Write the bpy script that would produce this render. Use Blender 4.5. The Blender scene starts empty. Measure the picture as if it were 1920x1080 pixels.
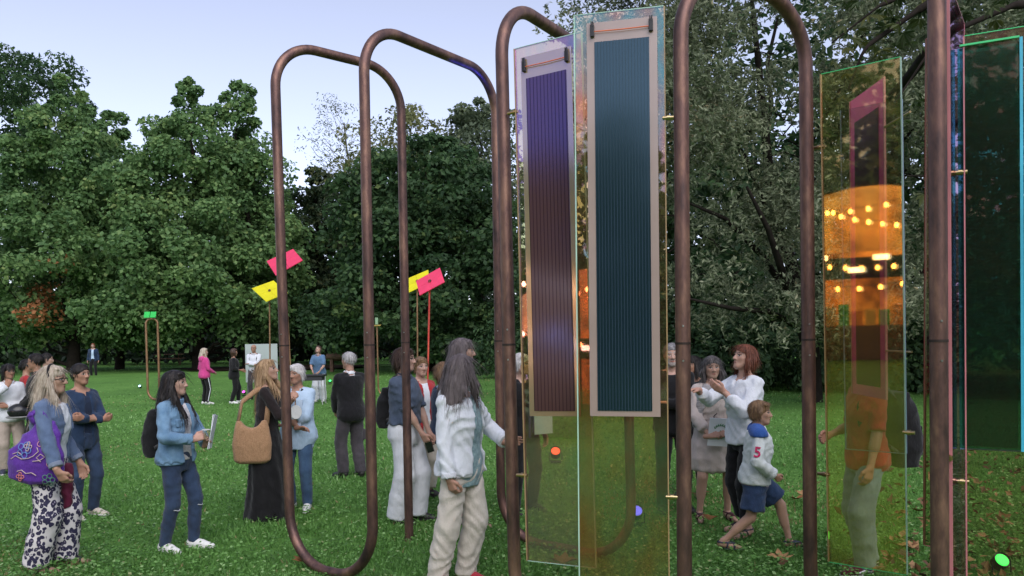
import bpy, math, random
import numpy as np
from mathutils import Matrix, Vector

# ------------------------------------------------------------------ camera, sky, light
scene = bpy.context.scene
COL = scene.collection
PI = math.pi
CAMZ, FPX = 1.85, 1478.0
PITCH, ROLL, SHY = math.radians(-1.2), math.radians(-1.0), 115.0 / 1920.0
cam_d = bpy.data.cameras.new('camera')
cam = bpy.data.objects.new('camera', cam_d)
COL.objects.link(cam)
cam_d.sensor_width = 36.0
cam_d.lens = FPX / 1920.0 * 36.0
cam_d.shift_y = SHY
cam_d.clip_start, cam_d.clip_end = 0.05, 2000.0
CAMR = Matrix.Rotation(PI / 2 + PITCH, 3, 'X') @ Matrix.Rotation(ROLL, 3, 'Z')
cam.matrix_world = Matrix.Translation((0, 0, CAMZ)) @ CAMR.to_4x4()
scene.camera = cam

SUN_EL, SUN_ROT = math.radians(45.0), math.radians(162.0)
world = bpy.data.worlds.new('World')
scene.world = world
world.use_nodes = True
wn, wl = world.node_tree.nodes, world.node_tree.links
wn.clear()
sky = wn.new('ShaderNodeTexSky')
sky.sky_type = 'NISHITA'
sky.sun_disc = False
sky.sun_elevation, sky.sun_rotation = SUN_EL, SUN_ROT
sky.altitude, sky.air_density, sky.dust_density, sky.ozone_density = 100, 1.0, 0.8, 2.0
hsv = wn.new('ShaderNodeHueSaturation')
hsv.inputs['Saturation'].default_value = 0.46
tint = wn.new('ShaderNodeMixRGB')
tint.blend_type = 'MULTIPLY'
tint.inputs[0].default_value = 1.0
tint.inputs[2].default_value = (0.96, 0.96, 1.11, 1)
bg = wn.new('ShaderNodeBackground')
bg.inputs['Strength'].default_value = 0.118
wo = wn.new('ShaderNodeOutputWorld')
wl.new(sky.outputs[0], hsv.inputs['Color'])
wl.new(hsv.outputs[0], tint.inputs[1])
wl.new(tint.outputs[0], bg.inputs['Color'])
wl.new(bg.outputs[0], wo.inputs['Surface'])

sun_d = bpy.data.lights.new('sun', 'SUN')
sun_d.energy, sun_d.angle, sun_d.color = 1.5, math.radians(60), (1.0, 0.95, 0.9)
sun = bpy.data.objects.new('sun', sun_d)
COL.objects.link(sun)
sd = Vector((math.sin(SUN_ROT) * math.cos(SUN_EL), math.cos(SUN_ROT) * math.cos(SUN_EL), math.sin(SUN_EL)))
sun.rotation_euler = sd.to_track_quat('Z', 'Y').to_euler()

vs = scene.view_settings
vs.view_transform, vs.look, vs.gamma, vs.exposure = 'Standard', 'None', 1.0, 0.85
vs.use_curve_mapping = False
scene.cycles.max_bounces = 8
scene.cycles.transparent_max_bounces = 24
scene.cycles.diffuse_bounces = 5
scene.cycles.glossy_bounces = 4
scene.cycles.use_denoising = True
scene.cycles.denoising_prefilter = 'ACCURATE'

# ------------------------------------------------------------------ helpers
def ray(px, py):
    c = Vector(((px - 960) / FPX, -(py - 540) / FPX + SHY * 1920 / FPX, -1.0))
    return CAMR @ c
def W(px, py, d):
    """the place at distance d (world y) that shows at a photo pixel"""
    r = ray(px, py)
    return Vector((0, 0, CAMZ)) + r * (d / r.y)
def G(px, py):
    r = ray(px, py)
    t = -CAMZ / r.z
    return Vector((r.x * t, r.y * t, 0))
def X(px, d):
    return W(px, 620, d).x

def lin(c):
    return tuple((v / 12.92 if v <= .04045 else ((v + .055) / 1.055) ** 2.4) for v in c)
def rgb(r, g, b):
    return lin((r / 255, g / 255, b / 255))

def tag(o, label, cat, group=None, kind=None):
    if label: o['label'] = label
    if cat: o['category'] = cat
    if group: o['group'] = group
    if kind: o['kind'] = kind
    return o
def empty(name, loc=(0, 0, 0), rz=0.0, mat=None):
    o = bpy.data.objects.new(name, None)
    o.empty_display_size = .1
    COL.objects.link(o)
    if mat is not None: o.matrix_world = mat
    else:
        o.location = loc
        o.rotation_euler = (0, 0, rz)
    return o
def link(name, me, mat=None, parent=None):
    if mat is not None and not me.materials: me.materials.append(mat)
    o = bpy.data.objects.new(name, me)
    COL.objects.link(o)
    if parent is not None: o.parent = parent
    return o
def npmesh(name, V, faces, smooth=True, attrs=None, col=None):
    """faces: int array (n,3) or (n,4)"""
    me = bpy.data.meshes.new(name)
    V = np.ascontiguousarray(V, dtype=np.float32)
    Fc = np.ascontiguousarray(faces, dtype=np.int32)
    n, k = Fc.shape
    me.vertices.add(len(V)); me.vertices.foreach_set('co', V.ravel())
    me.loops.add(n * k); me.loops.foreach_set('vertex_index', Fc.ravel())
    me.polygons.add(n)
    me.polygons.foreach_set('loop_start', np.arange(0, n * k, k, dtype=np.int32))
    me.polygons.foreach_set('loop_total', np.full(n, k, dtype=np.int32))
    me.polygons.foreach_set('use_smooth', np.full(n, smooth, dtype=bool))
    me.update(calc_edges=True)
    for an, av in (attrs or {}).items():
        a = me.attributes.new(an, 'FLOAT', 'FACE')
        a.data.foreach_set('value', np.ascontiguousarray(av, dtype=np.float32))
    if col is not None:
        a = me.color_attributes.new('Col', 'FLOAT_COLOR', 'POINT')
        c4 = np.ones((len(V), 4), np.float32); c4[:, :3] = col
        a.data.foreach_set('color', c4.ravel())
    return me

class MB:
    """collects small shapes of one part into one mesh"""
    def __init__(s): s.v, s.f = [], []
    def add(s, V, F):
        b = len(s.v)
        s.v += [tuple(p) for p in V]
        s.f += [tuple(i + b for i in f) for f in F]
        return s
    def box(s, c, d, R=None):
        x, y, z = d[0] / 2, d[1] / 2, d[2] / 2
        V = [Vector(p) for p in ((-x,-y,-z),(x,-y,-z),(x,y,-z),(-x,y,-z),(-x,-y,z),(x,-y,z),(x,y,z),(-x,y,z))]
        if R is not None: V = [R @ p for p in V]
        return s.add([p + Vector(c) for p in V], [(0,3,2,1),(4,5,6,7),(0,1,5,4),(1,2,6,5),(2,3,7,6),(3,0,4,7)])
    def tube(s, pts, r, n=12, caps=True):
        pts = [Vector(p) for p in pts]
        rr = r if isinstance(r, (list, tuple)) else [r] * len(pts)
        V, F = [], []
        t0 = (pts[1] - pts[0]).normalized()
        up = Vector((0, 0, 1)) if abs(t0.z) < .9 else Vector((1, 0, 0))
        u = t0.cross(up).normalized()
        for i, p in enumerate(pts):
            if i == 0: t = t0
            elif i == len(pts) - 1: t = (pts[i] - pts[i-1]).normalized()
            else: t = ((pts[i+1] - p).normalized() + (p - pts[i-1]).normalized()).normalized()
            u = (u - t * u.dot(t)).normalized()
            w = t.cross(u)
            for k in range(n):
                a = 2 * PI * k / n
                V.append(p + (u * math.cos(a) + w * math.sin(a)) * rr[i])
        for i in range(len(pts) - 1):
            for k in range(n):
                F.append((i*n+k, i*n+(k+1)%n, (i+1)*n+(k+1)%n, (i+1)*n+k))
        if caps:
            m = len(V)
            V += V[:n] + V[m - n:m]
            F.append(tuple(m + k for k in range(n))[::-1])
            F.append(tuple(m + n + k for k in range(n)))
        return s.add(V, F)
    def build(s, name, mat, parent=None, smooth=False, bevel=0):
        me = bpy.data.meshes.new(name)
        me.from_pydata(s.v, [], s.f)
        if smooth:
            me.polygons.foreach_set('use_smooth', [len(p.vertices) <= 4 for p in me.polygons])
        me.update()
        o = link(name, me, mat, parent)
        if bevel:
            m = o.modifiers.new('bevel', 'BEVEL'); m.width = bevel; m.segments = 2; m.limit_method = 'ANGLE'
        return o

def fillet(pts, rads, seg=10):
    """polyline with rounded corners"""
    pts = [Vector(p) for p in pts]
    out = [pts[0]]
    for i in range(1, len(pts) - 1):
        a = (pts[i-1] - pts[i]); b = (pts[i+1] - pts[i])
        la, lb = a.length, b.length
        a.normalize(); b.normalize()
        ang = a.angle(b)
        r = rads[i-1]
        t = min(r / math.tan(ang / 2), la * .98, lb * .98)
        r = t * math.tan(ang / 2)
        bis = (a + b).normalized()
        c = pts[i] + bis * (r / math.sin(ang / 2))
        p0, p1 = pts[i] + a * t, pts[i] + b * t
        v0, v1 = (p0 - c).normalized(), (p1 - c).normalized()
        th = v0.angle(v1)
        for k in range(seg + 1):
            f = k / seg
            out.append(c + (v0 * math.sin((1-f)*th) + v1 * math.sin(f*th)) / math.sin(th) * r)
    out.append(pts[-1])
    return out

# ------------------------------------------------------------------ materials
MATS = {}
def nodes_of(name):
    m = bpy.data.materials.new(name); m.use_nodes = True
    nt = m.node_tree; nt.nodes.clear()
    out = nt.nodes.new('ShaderNodeOutputMaterial')
    return m, nt.nodes, nt.links, out
def ramp(n, stops):
    r = n.new('ShaderNodeValToRGB')
    e = r.color_ramp.elements
    while len(e) < len(stops): e.new(.5)
    for el, (p, c) in zip(e, stops):
        el.position = p; el.color = (*c, 1)
    return r
def noise(n, l, scale, detail=3, rough=.55, coord='Object', vec=None, stretch=None):
    t = n.new('ShaderNodeTexNoise')
    t.inputs['Scale'].default_value = scale
    t.inputs['Detail'].default_value = detail
    t.inputs['Roughness'].default_value = rough
    c = n.new('ShaderNodeTexCoord')
    src = c.outputs[coord]
    if stretch:
        mp = n.new('ShaderNodeMapping'); mp.inputs['Scale'].default_value = stretch
        l.new(src, mp.inputs[0]); src = mp.outputs[0]
    l.new(src, t.inputs['Vector'])
    return t
def cloth(name, c, c2=None, rough=.92, scale=9, bump=.55, fine=260, sheen=.15, stretch=None):
    if name in MATS: return MATS[name]
    m, n, l, out = nodes_of(name)
    b = n.new('ShaderNodeBsdfPrincipled')
    b.inputs['Roughness'].default_value = rough
    b.inputs['Specular IOR Level'].default_value = .2
    b.inputs['Sheen Weight'].default_value = sheen
    c2 = c2 or tuple(v * .68 for v in c)
    t = noise(n, l, scale, 4, .6, stretch=stretch)
    r = ramp(n, [(.32, c2), (.68, c)])
    l.new(t.outputs[0], r.inputs[0]); l.new(r.outputs[0], b.inputs['Base Color'])
    t2 = noise(n, l, 26, 4, .6, stretch=(1, 1, .45))
    t3 = noise(n, l, fine, 2, .5)
    mx = n.new('ShaderNodeMath'); mx.operation = 'MULTIPLY_ADD'
    l.new(t3.outputs[0], mx.inputs[0]); mx.inputs[1].default_value = .12
    l.new(t2.outputs[0], mx.inputs[2])
    bp = n.new('ShaderNodeBump'); bp.inputs['Strength'].default_value = bump; bp.inputs['Distance'].default_value = .02
    l.new(mx.outputs[0], bp.inputs['Height']); l.new(bp.outputs[0], b.inputs['Normal'])
    l.new(b.outputs[0], out.inputs[0])
    MATS[name] = m
    return m
def simple(name, c, rough=.5, metal=0, emit=0, spec=.5, var=.15, scale=20, bump=0):
    if name in MATS: return MATS[name]
    m, n, l, out = nodes_of(name)
    b = n.new('ShaderNodeBsdfPrincipled')
    b.inputs['Roughness'].default_value = rough
    b.inputs['Metallic'].default_value = metal
    b.inputs['Specular IOR Level'].default_value = spec
    t = noise(n, l, scale, 3)
    r = ramp(n, [(.3, tuple(v * (1 - var) for v in c)), (.7, c)])
    l.new(t.outputs[0], r.inputs[0]); l.new(r.outputs[0], b.inputs['Base Color'])
    if emit:
        l.new(r.outputs[0], b.inputs['Emission Color']); b.inputs['Emission Strength'].default_value = emit
    if bump:
        bp = n.new('ShaderNodeBump'); bp.inputs['Strength'].default_value = bump; bp.inputs['Distance'].default_value = .01
        l.new(t.outputs[0], bp.inputs['Height']); l.new(bp.outputs[0], b.inputs['Normal'])
    l.new(b.outputs[0], out.inputs[0])
    MATS[name] = m
    return m
def leafmat(name, stops, trans=.3, rough=.55):
    m, n, l, out = nodes_of(name)
    at = n.new('ShaderNodeAttribute'); at.attribute_name = 'tint'
    r = ramp(n, stops)
    l.new(at.outputs['Fac'], r.inputs[0])
    b = n.new('ShaderNodeBsdfPrincipled'); b.inputs['Roughness'].default_value = rough
    b.inputs['Specular IOR Level'].default_value = .25
    tr = n.new('ShaderNodeBsdfTranslucent')
    mx = n.new('ShaderNodeMixShader'); mx.inputs[0].default_value = trans
    l.new(r.outputs[0], b.inputs['Base Color']); l.new(r.outputs[0], tr.inputs['Color'])
    l.new(b.outputs[0], mx.inputs[1]); l.new(tr.outputs[0], mx.inputs[2]); l.new(mx.outputs[0], out.inputs[0])
    return m
def bark(name, c):
    if name in MATS: return MATS[name]
    m = simple(name, c, .95, 0, 0, .1, .5, 7, .8)
    return m

# ------------------------------------------------------------------ ground
def make_ground():
    m, n, l, out = nodes_of('lawn')
    b = n.new('ShaderNodeBsdfPrincipled'); b.inputs['Roughness'].default_value = .95; b.inputs['Specular IOR Level'].default_value = .1
    t1 = noise(n, l, .35, 5, .6); t2 = noise(n, l, 9, 6, .7); t3 = noise(n, l, 60, 3, .7)
    a = n.new('ShaderNodeMath'); a.operation = 'MULTIPLY_ADD'; a.inputs[1].default_value = .6
    l.new(t2.outputs[0], a.inputs[0])
    mlt = n.new('ShaderNodeMath'); mlt.operation = 'MULTIPLY'; mlt.inputs[1].default_value = .4
    l.new(t1.outputs[0], mlt.inputs[0]); l.new(mlt.outputs[0], a.inputs[2])
    r = ramp(n, [(.28, (.05, .075, .024)), (.42, (.08, .18, .04)), (.55, (.11, .24, .052)), (.72, (.175, .32, .08))])
    l.new(a.outputs[0], r.inputs[0]); l.new(r.outputs[0], b.inputs['Base Color'])
    bp = n.new('ShaderNodeBump'); bp.inputs['Strength'].default_value = .6; bp.inputs['Distance'].default_value = .04
    l.new(t3.outputs[0], bp.inputs['Height']); l.new(bp.outputs[0], b.inputs['Normal'])
    l.new(b.outputs[0], out.inputs[0])
    # one sheet reaching the horizon, a little uneven
    g = np.concatenate([np.linspace(-600, -70, 8), np.linspace(-60, 60, 81), np.linspace(70, 600, 8)])
    xx, yy = np.meshgrid(g, g, indexing='ij')
    rr = np.hypot(xx, yy)
    zz = .015 * np.sin(xx * .9 + 1) * np.cos(yy * .7) + .1 * np.sin(xx * .11 + .5) * np.sin(yy * .13) * np.clip((rr - 14) / 20, 0, 1) - .02
    V = np.stack([xx, yy, zz], -1).reshape(-1, 3)
    k = len(g); i = np.arange(k * k).reshape(k, k)
    F = np.stack([i[:-1, :-1], i[1:, :-1], i[1:, 1:], i[:-1, 1:]], -1).reshape(-1, 4)
    o = link('lawn', npmesh('lawn', V, F), m)
    o['kind'] = 'structure'
    # bare leaf-strewn soil under the big trees
    sm = simple('soil', (.035, .026, .018), .98, 0, 0, .05, .6, 1.5, .6)
    for nm, pts in (('soil', [(-18, 43.2), (-14, 42.6), (-9.5, 42.8), (-7.6, 45), (-8, 48), (-13, 49), (-18, 47.5), (-19.5, 45)]),):
        mb = MB()
        n_ = 48
        c = Vector((sum(p[0] for p in pts) / len(pts), sum(p[1] for p in pts) / len(pts), .1))
        ring = []
        for q in range(n_):
            a = 2 * PI * q / n_
            ring.append((c.x + math.cos(a) * (6 + .7 * math.sin(3*a) + .4 * math.sin(7*a)), c.y + math.sin(a) * (3.2 + .4 * math.sin(5*a)), .1))
        mb.add([tuple(c)] + ring, [(0, 1 + q, 1 + (q + 1) % n_) for q in range(n_)])
        s = mb.build(nm, sm); s['kind'] = 'structure'
make_ground()

rng = np.random.default_rng(11)
def make_grass():
    # blades and clover leaflets, thick near the camera and thinning out with distance
    def spots(n, y0, y1, pw):
        py = y0 + (y1 - y0) * rng.random(n) ** pw
        px = rng.uniform(-260, 2180, n)
        d = CAMZ * FPX / (py - 624)
        x = (px - 960) / FPX * d
        return x, d
    m = leafmat('grass_blades', [(0, (.06, .135, .03)), (.45, (.125, .285, .065)), (.75, (.185, .375, .10)), (.93, (.32, .5, .21)), (1, (.36, .31, .15))], .35, .5)
    x, y = spots(205000, 668, 1230, 1.0)
    lump = np.sin(x * 2.1 + np.sin(y * 1.7)) * np.sin(y * 2.6 + np.sin(x * 1.3)) * .5 + .5
    keep = rng.random(len(x)) < .45 + .55 * lump
    x, y, lump = x[keep], y[keep], lump[keep]
    n = len(x)
    big = np.sin(x * .55 + 1.3 * np.sin(y * .33)) * np.sin(y * .47 + 1.1 * np.sin(x * .29)) * .5 + .5
    h = (.022 + .034 * rng.random(n)) * (.6 + .75 * lump) * (.75 + .5 * big)
    w = .0035 + .0009 * y
    a = rng.random(n) * 2 * PI
    ln = rng.uniform(.1, .8, n) * h
    b = rng.random(n) * 2 * PI
    base = np.stack([x, y, np.full(n, -.012)], -1)
    s = np.stack([np.cos(a) * w, np.sin(a) * w, np.zeros(n)], -1)
    tip = base + np.stack([np.cos(b) * ln, np.sin(b) * ln, h], -1)
    V1 = np.stack([base - s, base + s, tip], 1).reshape(-1, 3)
    F1 = np.arange(3 * n).reshape(-1, 3)
    t1 = np.clip(rng.random(n) * .6 + .15 * lump + .25 * big, 0, .95)
    t1[rng.random(n) < .015 + .22 * (big < .17)] = 1.0
    o = link('grass', npmesh('grass', V1, F1, False, {'tint': t1}), m)
    tag(o, 'short green lawn grass blades covering the meadow', 'grass', kind='stuff')
    x, y = spots(120000, 700, 1230, .9)
    lump = np.sin(x * 1.3 + 2 + np.sin(y * 2.3)) * np.sin(y * 1.9 + np.sin(x * 2.1)) * .5 + .5
    keep = rng.random(len(x)) < .25 + .75 * lump ** 2
    x, y, lump = x[keep], y[keep], lump[keep]
    n = len(x)
    C = np.stack([x, y, .02 + .05 * rng.random(n) * (.5 + lump)], -1)
    a = rng.random(n) * 2 * PI
    sz = (.008 + .006 * rng.random(n)) * (1 + .06 * y)
    nx = np.stack([np.cos(a), np.sin(a), rng.uniform(-.5, .5, n)], -1)
    ny = np.stack([-np.sin(a), np.cos(a), rng.uniform(-.5, .5, n)], -1)
    V2 = np.stack([C - nx * sz[:, None], C - ny * sz[:, None] * .8, C + nx * sz[:, None], C + ny * sz[:, None] * .8], 1).reshape(-1, 3)
    F2 = np.arange(4 * n).reshape(-1, 4)
    t2 = np.clip(rng.random(n) ** 1.3, 0, .97)
    o = link('clover', npmesh('clover', V2, F2, False, {'tint': t2}), m)
    tag(o, 'low clover leaves growing through the lawn', 'clover', kind='stuff')
make_grass()

# ------------------------------------------------------------------ trees
def leaf_geo(C, N, size, aspect, rs, fold=.25):
    """diamond leaves: centres, normals, lengths"""
    n = len(C)
    N = N / np.maximum(np.linalg.norm(N, axis=1, keepdims=True), 1e-6)
    t = rs.normal(size=(n, 3))
    U = t - N * np.sum(t * N, 1, keepdims=True)
    U /= np.maximum(np.linalg.norm(U, axis=1, keepdims=True), 1e-6)
    S = np.cross(N, U)
    L = size[:, None]
    a = C - U * L * .5
    b = C + S * L * .5 * aspect + N * L * fold * .3
    c = C + U * L * .5
    d = C - S * L * .5 * aspect + N * L * fold * .3
    V = np.stack([a, b, c, d], 1).reshape(-1, 3)
    return V, np.arange(4 * n).reshape(-1, 4)

def limb(mb, p0, p1, r0, r1, rs, sag=.0, n=6, sides=7):
    p0, p1 = Vector(p0), Vector(p1)
    L = (p1 - p0).length
    pts, rr = [], []
    for i in range(n + 1):
        f = i / n
        p = p0.lerp(p1, f)
        if 0 < i < n:
            p = p + Vector(rs.normal(size=3)) * L * .03
        p.z += math.sin(f * PI) * sag * L
        pts.append(p); rr.append(r0 + (r1 - r0) * f)
    mb.tube(pts, rr, sides, False)

def tree(name, label, base, H, prof, z0, nclump, lpc, lsize, stops, seed, aspect=.8, clump=1.2, flat=.62, trunk=.28,
         group=None, spots=(), lean=(0, 0), inner=.3, limbs=26, barkc=(.035, .028, .022), lump=.25, trans=.42, kind=None):
    """prof: list of (crown height fraction, radius in m)"""
    rs = np.random.default_rng(seed)
    root = empty(name, (base[0], base[1], 0))
    tag(root, label, 'tree', group)
    pz = np.array([p[0] for p in prof]); pr = np.array([p[1] for p in prof])
    tt = np.linspace(0, 1, 60); wgt = np.interp(tt, pz, pr) + .15
    t = rs.choice(tt, nclump, p=wgt / wgt.sum()) + rs.normal(0, .01, nclump)
    t = np.clip(t, 0, 1)
    th = rs.random(nclump) * 2 * PI
    env = np.interp(t, pz, pr) * (1 + lump * np.sin(3 * th + seed + 4 * t) * np.cos(5 * t * PI + th * 2 + seed) + .12 * rs.normal(size=nclump))
    f = np.where(rs.random(nclump) < inner, rs.uniform(.15, .7, nclump), rs.uniform(.78, 1.02, nclump))
    cz = z0 + t * (H - z0)
    C = np.stack([np.cos(th) * env * f + lean[0] * t, np.sin(th) * env * f + lean[1] * t, cz], -1)
    cs = clump * rs.uniform(.65, 1.25, nclump) * np.clip(np.interp(t, pz, pr) / max(pr) + .35, .45, 1.1)
    # leaves of each clump: a shell, thicker on its upper and outer side
    k = nclump * lpc
    ci = np.repeat(np.arange(nclump), lpc)
    D = rs.normal(size=(k, 3)); D /= np.linalg.norm(D, axis=1, keepdims=True)
    out = C[ci] * np.array([1, 1, 0]); out /= np.maximum(np.linalg.norm(out, axis=1, keepdims=True), .3)
    D = D + out * .35 + np.array([0, 0, .3]); D /= np.linalg.norm(D, axis=1, keepdims=True)
    rad = cs[ci] * (.45 + .6 * rs.random(k) ** .7)
    P = C[ci] + D * rad[:, None] * np.array([1, 1, flat])
    P[:, 2] = np.maximum(P[:, 2], .35)
    N = D * .6 + np.array([0, 0, .5]) + rs.normal(size=(k, 3)) * .55
    size = lsize * rs.uniform(.6, 1.35, k)
    tv = np.clip(rs.normal(.42, .14, k) + rs.normal(0, .1, nclump)[ci], .02, .84)
    for (sx, sz, sr, amt) in spots:      # autumn-coloured boughs: x offset, height, radius, share
        yy = base[1] + C[:, 1]
        near = (np.hypot((base[0] + C[:, 0]) * base[1] / yy - base[0] - sx, (C[:, 2] - CAMZ) * base[1] / yy + CAMZ - sz) < sr) & (C[:, 1] < .5)
        hit = near[ci] & (rs.random(k) < amt)
        tv[hit] = .92 + .08 * rs.random(hit.sum())
    V, F = leaf_geo(P, N, size, aspect, rs)
    lm = leafmat(name + '_leaves', stops, trans)
    link('crown', npmesh('crown', V, F, False, {'tint': tv}), lm, root)
    mb = MB()
    top = Vector((lean[0] * .8, lean[1] * .8, z0 + (H - z0) * .88))
    pts = [Vector((rs.normal() * .08 * i ** .5, rs.normal() * .08 * i ** .5, 0)) + top * (i / 9) for i in range(10)]
    pts[0].z = -.15
    mb.tube(pts, [trunk * (1.35 if i == 0 else 1) * (1 - .88 * i / 9) + .02 for i in range(10)], 10, False)
    far = np.argsort(-cs)[:limbs]
    for j in far:
        e = Vector(C[j]); zf = max(.4, e.z - abs(e.xy.length) * .55)
        fz = min(.95, zf / top.z)
        s = top * fz
        limb(mb, s, e, trunk * .38 * (1.05 - fz), .015, rs, -.04)
    mb.build('trunk', bark(name + '_bark', barkc), root, True)
    return root

GREEN = [(0, (.055, .115, .045)), (.4, (.125, .23, .08)), (.7, (.2, .31, .105)), (.86, (.28, .35, .12)), (.9, (.36, .15, .06)), (1, (.45, .19, .08))]
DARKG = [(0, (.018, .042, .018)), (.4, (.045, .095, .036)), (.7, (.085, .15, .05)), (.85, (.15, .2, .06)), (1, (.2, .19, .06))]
OLIVE = [(0, (.07, .085, .035)), (.4, (.17, .19, .075)), (.8, (.27, .27, .11)), (1, (.3, .25, .09))]
GREY = [(0, (.06, .085, .05)), (.4, (.13, .17, .1)), (.8, (.22, .26, .13)), (1, (.32, .28, .13))]
def at_tree(px, d): return (X(px, d), d)
def zt(py, d, px=960): return W(px, py, d).z

make_woods = True
d = 46.0
tree('sweetgum_tree', 'tall green tree at the left with a bright orange-red patch low down', at_tree(135, d), zt(150, d, 100), [(0, 4.2), (.12, 5.0), (.28, 4.7), (.5, 3.7), (.68, 2.7), (.84, 1.6), (.95, .7), (1, .2)],
     1.9, 330, 170, .25, GREEN, 3, clump=.95, flat=.8, group='tall green trees along the far edge of the lawn', spots=((-1.5, zt(562, d), 1.0, .75), (-.4, zt(500, d), .9, .12)), trunk=.3)
tree('sweetgum_tree', 'tall green tree with two pointed crowns left of the first copper tube', at_tree(372, d), zt(152, d, 370), [(0, 4.3), (.1, 5.2), (.3, 5.1), (.5, 4.3), (.68, 3.1), (.84, 1.7), (.95, .7), (1, .2)],
     1.7, 350, 170, .25, GREEN, 8, clump=.95, flat=.8, group='tall green trees along the far edge of the lawn', spots=((-1.6, zt(425, d), .42, .5),), trunk=.32)
tree('sweetgum_tree', 'second green top rising beside the twin-crowned tree', at_tree(463, 47.5), zt(160, 47.5, 450), [(0, 2.0), (.2, 2.8), (.5, 2.5), (.75, 1.5), (.92, .7), (1, .2)],
     4.0, 150, 160, .25, GREEN, 21, clump=.9, flat=.8, group='tall green trees along the far edge of the lawn', trunk=.24, trans=.4)
tree('sweetgum_tree', 'narrow green tree filling the gap between the two big left trees', at_tree(222, 50), zt(215, 50, 200), [(0, 2.2), (.2, 2.6), (.5, 2.4), (.8, 1.5), (1, .4)],
     2.0, 130, 160, .26, GREEN, 14, clump=.95, flat=.8, group='tall green trees along the far edge of the lawn', trunk=.22)
tree('pine_tree', 'dark tree top showing above the leftmost green tree', at_tree(55, 62), zt(108, 62, 60), [(0, 3), (.4, 4.2), (.75, 4.4), (.92, 3.2), (1, 1.5)],
     7, 120, 150, .38, DARKG, 5, aspect=.5, clump=1.4, trunk=.35)
tree('cedar_tree', 'dark layered evergreen between the green trees and the beech', at_tree(600, 54), zt(315, 54, 600), [(0, 4.6), (.25, 4.4), (.5, 3.8), (.75, 2.8), (.92, 1.6), (1, .5)],
     1.5, 190, 150, .36, [(0, (.012, .026, .012)), (.4, (.025, .05, .02)), (.8, (.07, .085, .03)), (1, (.2, .17, .05))], 33, aspect=.5, clump=1.3, flat=.4, trunk=.3)
d = 40.0
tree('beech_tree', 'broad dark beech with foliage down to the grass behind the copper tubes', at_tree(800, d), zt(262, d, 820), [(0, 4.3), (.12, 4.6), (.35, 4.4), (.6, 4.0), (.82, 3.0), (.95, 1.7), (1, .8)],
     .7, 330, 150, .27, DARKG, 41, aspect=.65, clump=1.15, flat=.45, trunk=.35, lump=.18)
tree('beech_tree', 'yellowish thin-leaved tree top above the dark beech', at_tree(770, 47), zt(215, 47, 700), [(0, 2.5), (.3, 3.6), (.6, 3.8), (.85, 2.6), (1, .8)],
     6.5, 120, 90, .26, OLIVE, 44, aspect=.5, clump=1.15, flat=.7, trunk=.26)
tree('beech_tree', 'green tree top touching the third copper arch', at_tree(905, 45), zt(190, 45, 880), [(0, 2.5), (.3, 3.2), (.6, 3.1), (.85, 2.0), (1, .5)],
     4.5, 130, 120, .27, GREY, 47, aspect=.6, clump=1.05, flat=.6, trunk=.26)
tree('olive_shrub_tree', 'pale wispy half-bare tree leaning left above the dark evergreen', at_tree(690, 50), zt(195, 50, 660), [(0, .8), (.3, 1.8), (.7, 2.3), (1, .9)],
     6.5, 90, 32, .2, GREY, 51, aspect=.3, clump=.9, flat=1.0, trunk=.16, limbs=80, lean=(-1.6, 0), inner=.5, barkc=(.09, .075, .065))
# the near tree on the right: drooping twigs with narrow leaves
def hanging_tree(name, label, base, seed, boxes, stops, lsize=.1, group=None):
    rs = np.random.default_rng(seed)
    root = empty(name, (base[0], base[1], 0)); tag(root, label, 'tree', group)
    PP, NN, SS, TT = [], [], [], []
    for (x0, x1, y0, y1, z0, z1, nt, per) in boxes:
        # twigs gather on boughs
        nb = max(4, nt // 26)
        bc = np.stack([rs.uniform(x0, x1, nb), rs.uniform(y0, y1, nb), z0 + (z1 - z0) * rs.random(nb)], -1)
        bi = rs.integers(0, nb, nt)
        st = bc[bi] + rs.normal(size=(nt, 3)) * np.array([.42, .42, .26])
        dr = rs.normal(size=(nt, 3)) * np.array([.5, .5, .12]); dr[:, 2] -= .35
        dr /= np.linalg.norm(dr, axis=1, keepdims=True)
        ln = rs.uniform(.3, .75, nt)
        bt = rs.normal(0, .13, nb)
        ti = np.repeat(np.arange(nt), per)
        u = rs.random(nt * per)
        P = st[ti] + dr[ti] * (u * ln[ti])[:, None]
        P[:, 2] -= .35 * u ** 2 * ln[ti]
        P += rs.normal(size=P.shape) * .045
        PP.append(P); NN.append(rs.normal(size=P.shape) + np.array([0, 0, .5]))
        SS.append(lsize * rs.uniform(.6, 1.4, len(P)))
        TT.append(np.clip(rs.normal(.45, .17, len(P)) + bt[bi][ti], .02, 1))
    P, N, S, T = np.concatenate(PP), np.concatenate(NN), np.concatenate(SS), np.concatenate(TT)
    P[:, 2] = np.maximum(P[:, 2], .15)
    V, F = leaf_geo(P - np.array([base[0], base[1], 0]), N, S, .36, rs)
    link('crown', npmesh('crown', V, F, False, {'tint': T}), leafmat(name + '_leaves', stops, .25), root)
    return root, rs
HANG = [(0, (.065, .085, .045)), (.4, (.16, .19, .11)), (.7, (.25, .28, .17)), (.9, (.35, .37, .25)), (1, (.38, .32, .18))]
bx, by = X(1522, 19.5), 19.5
t5, rs5 = hanging_tree('hornbeam_tree', 'big near tree with drooping narrow leaves and dark limbs at the right', (bx, by), 61,
    [(1.6, 14, 16.6, 19.2, 3.6, 10.8, 3000, 22), (2.2, 13.5, 15.4, 17, 6.2, 11, 1000, 22), (3.2, 14, 19.5, 22, 2.6, 11.5, 1150, 20), (3.6, 14, 16.8, 19, 2.0, 4.2, 620, 20), (1.7, 5.5, 17, 19, 6.5, 10.5, 600, 20), (5.5, 7.8, 16.4, 18.4, 2.4, 5.5, 350, 20)], HANG, .125)
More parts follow.
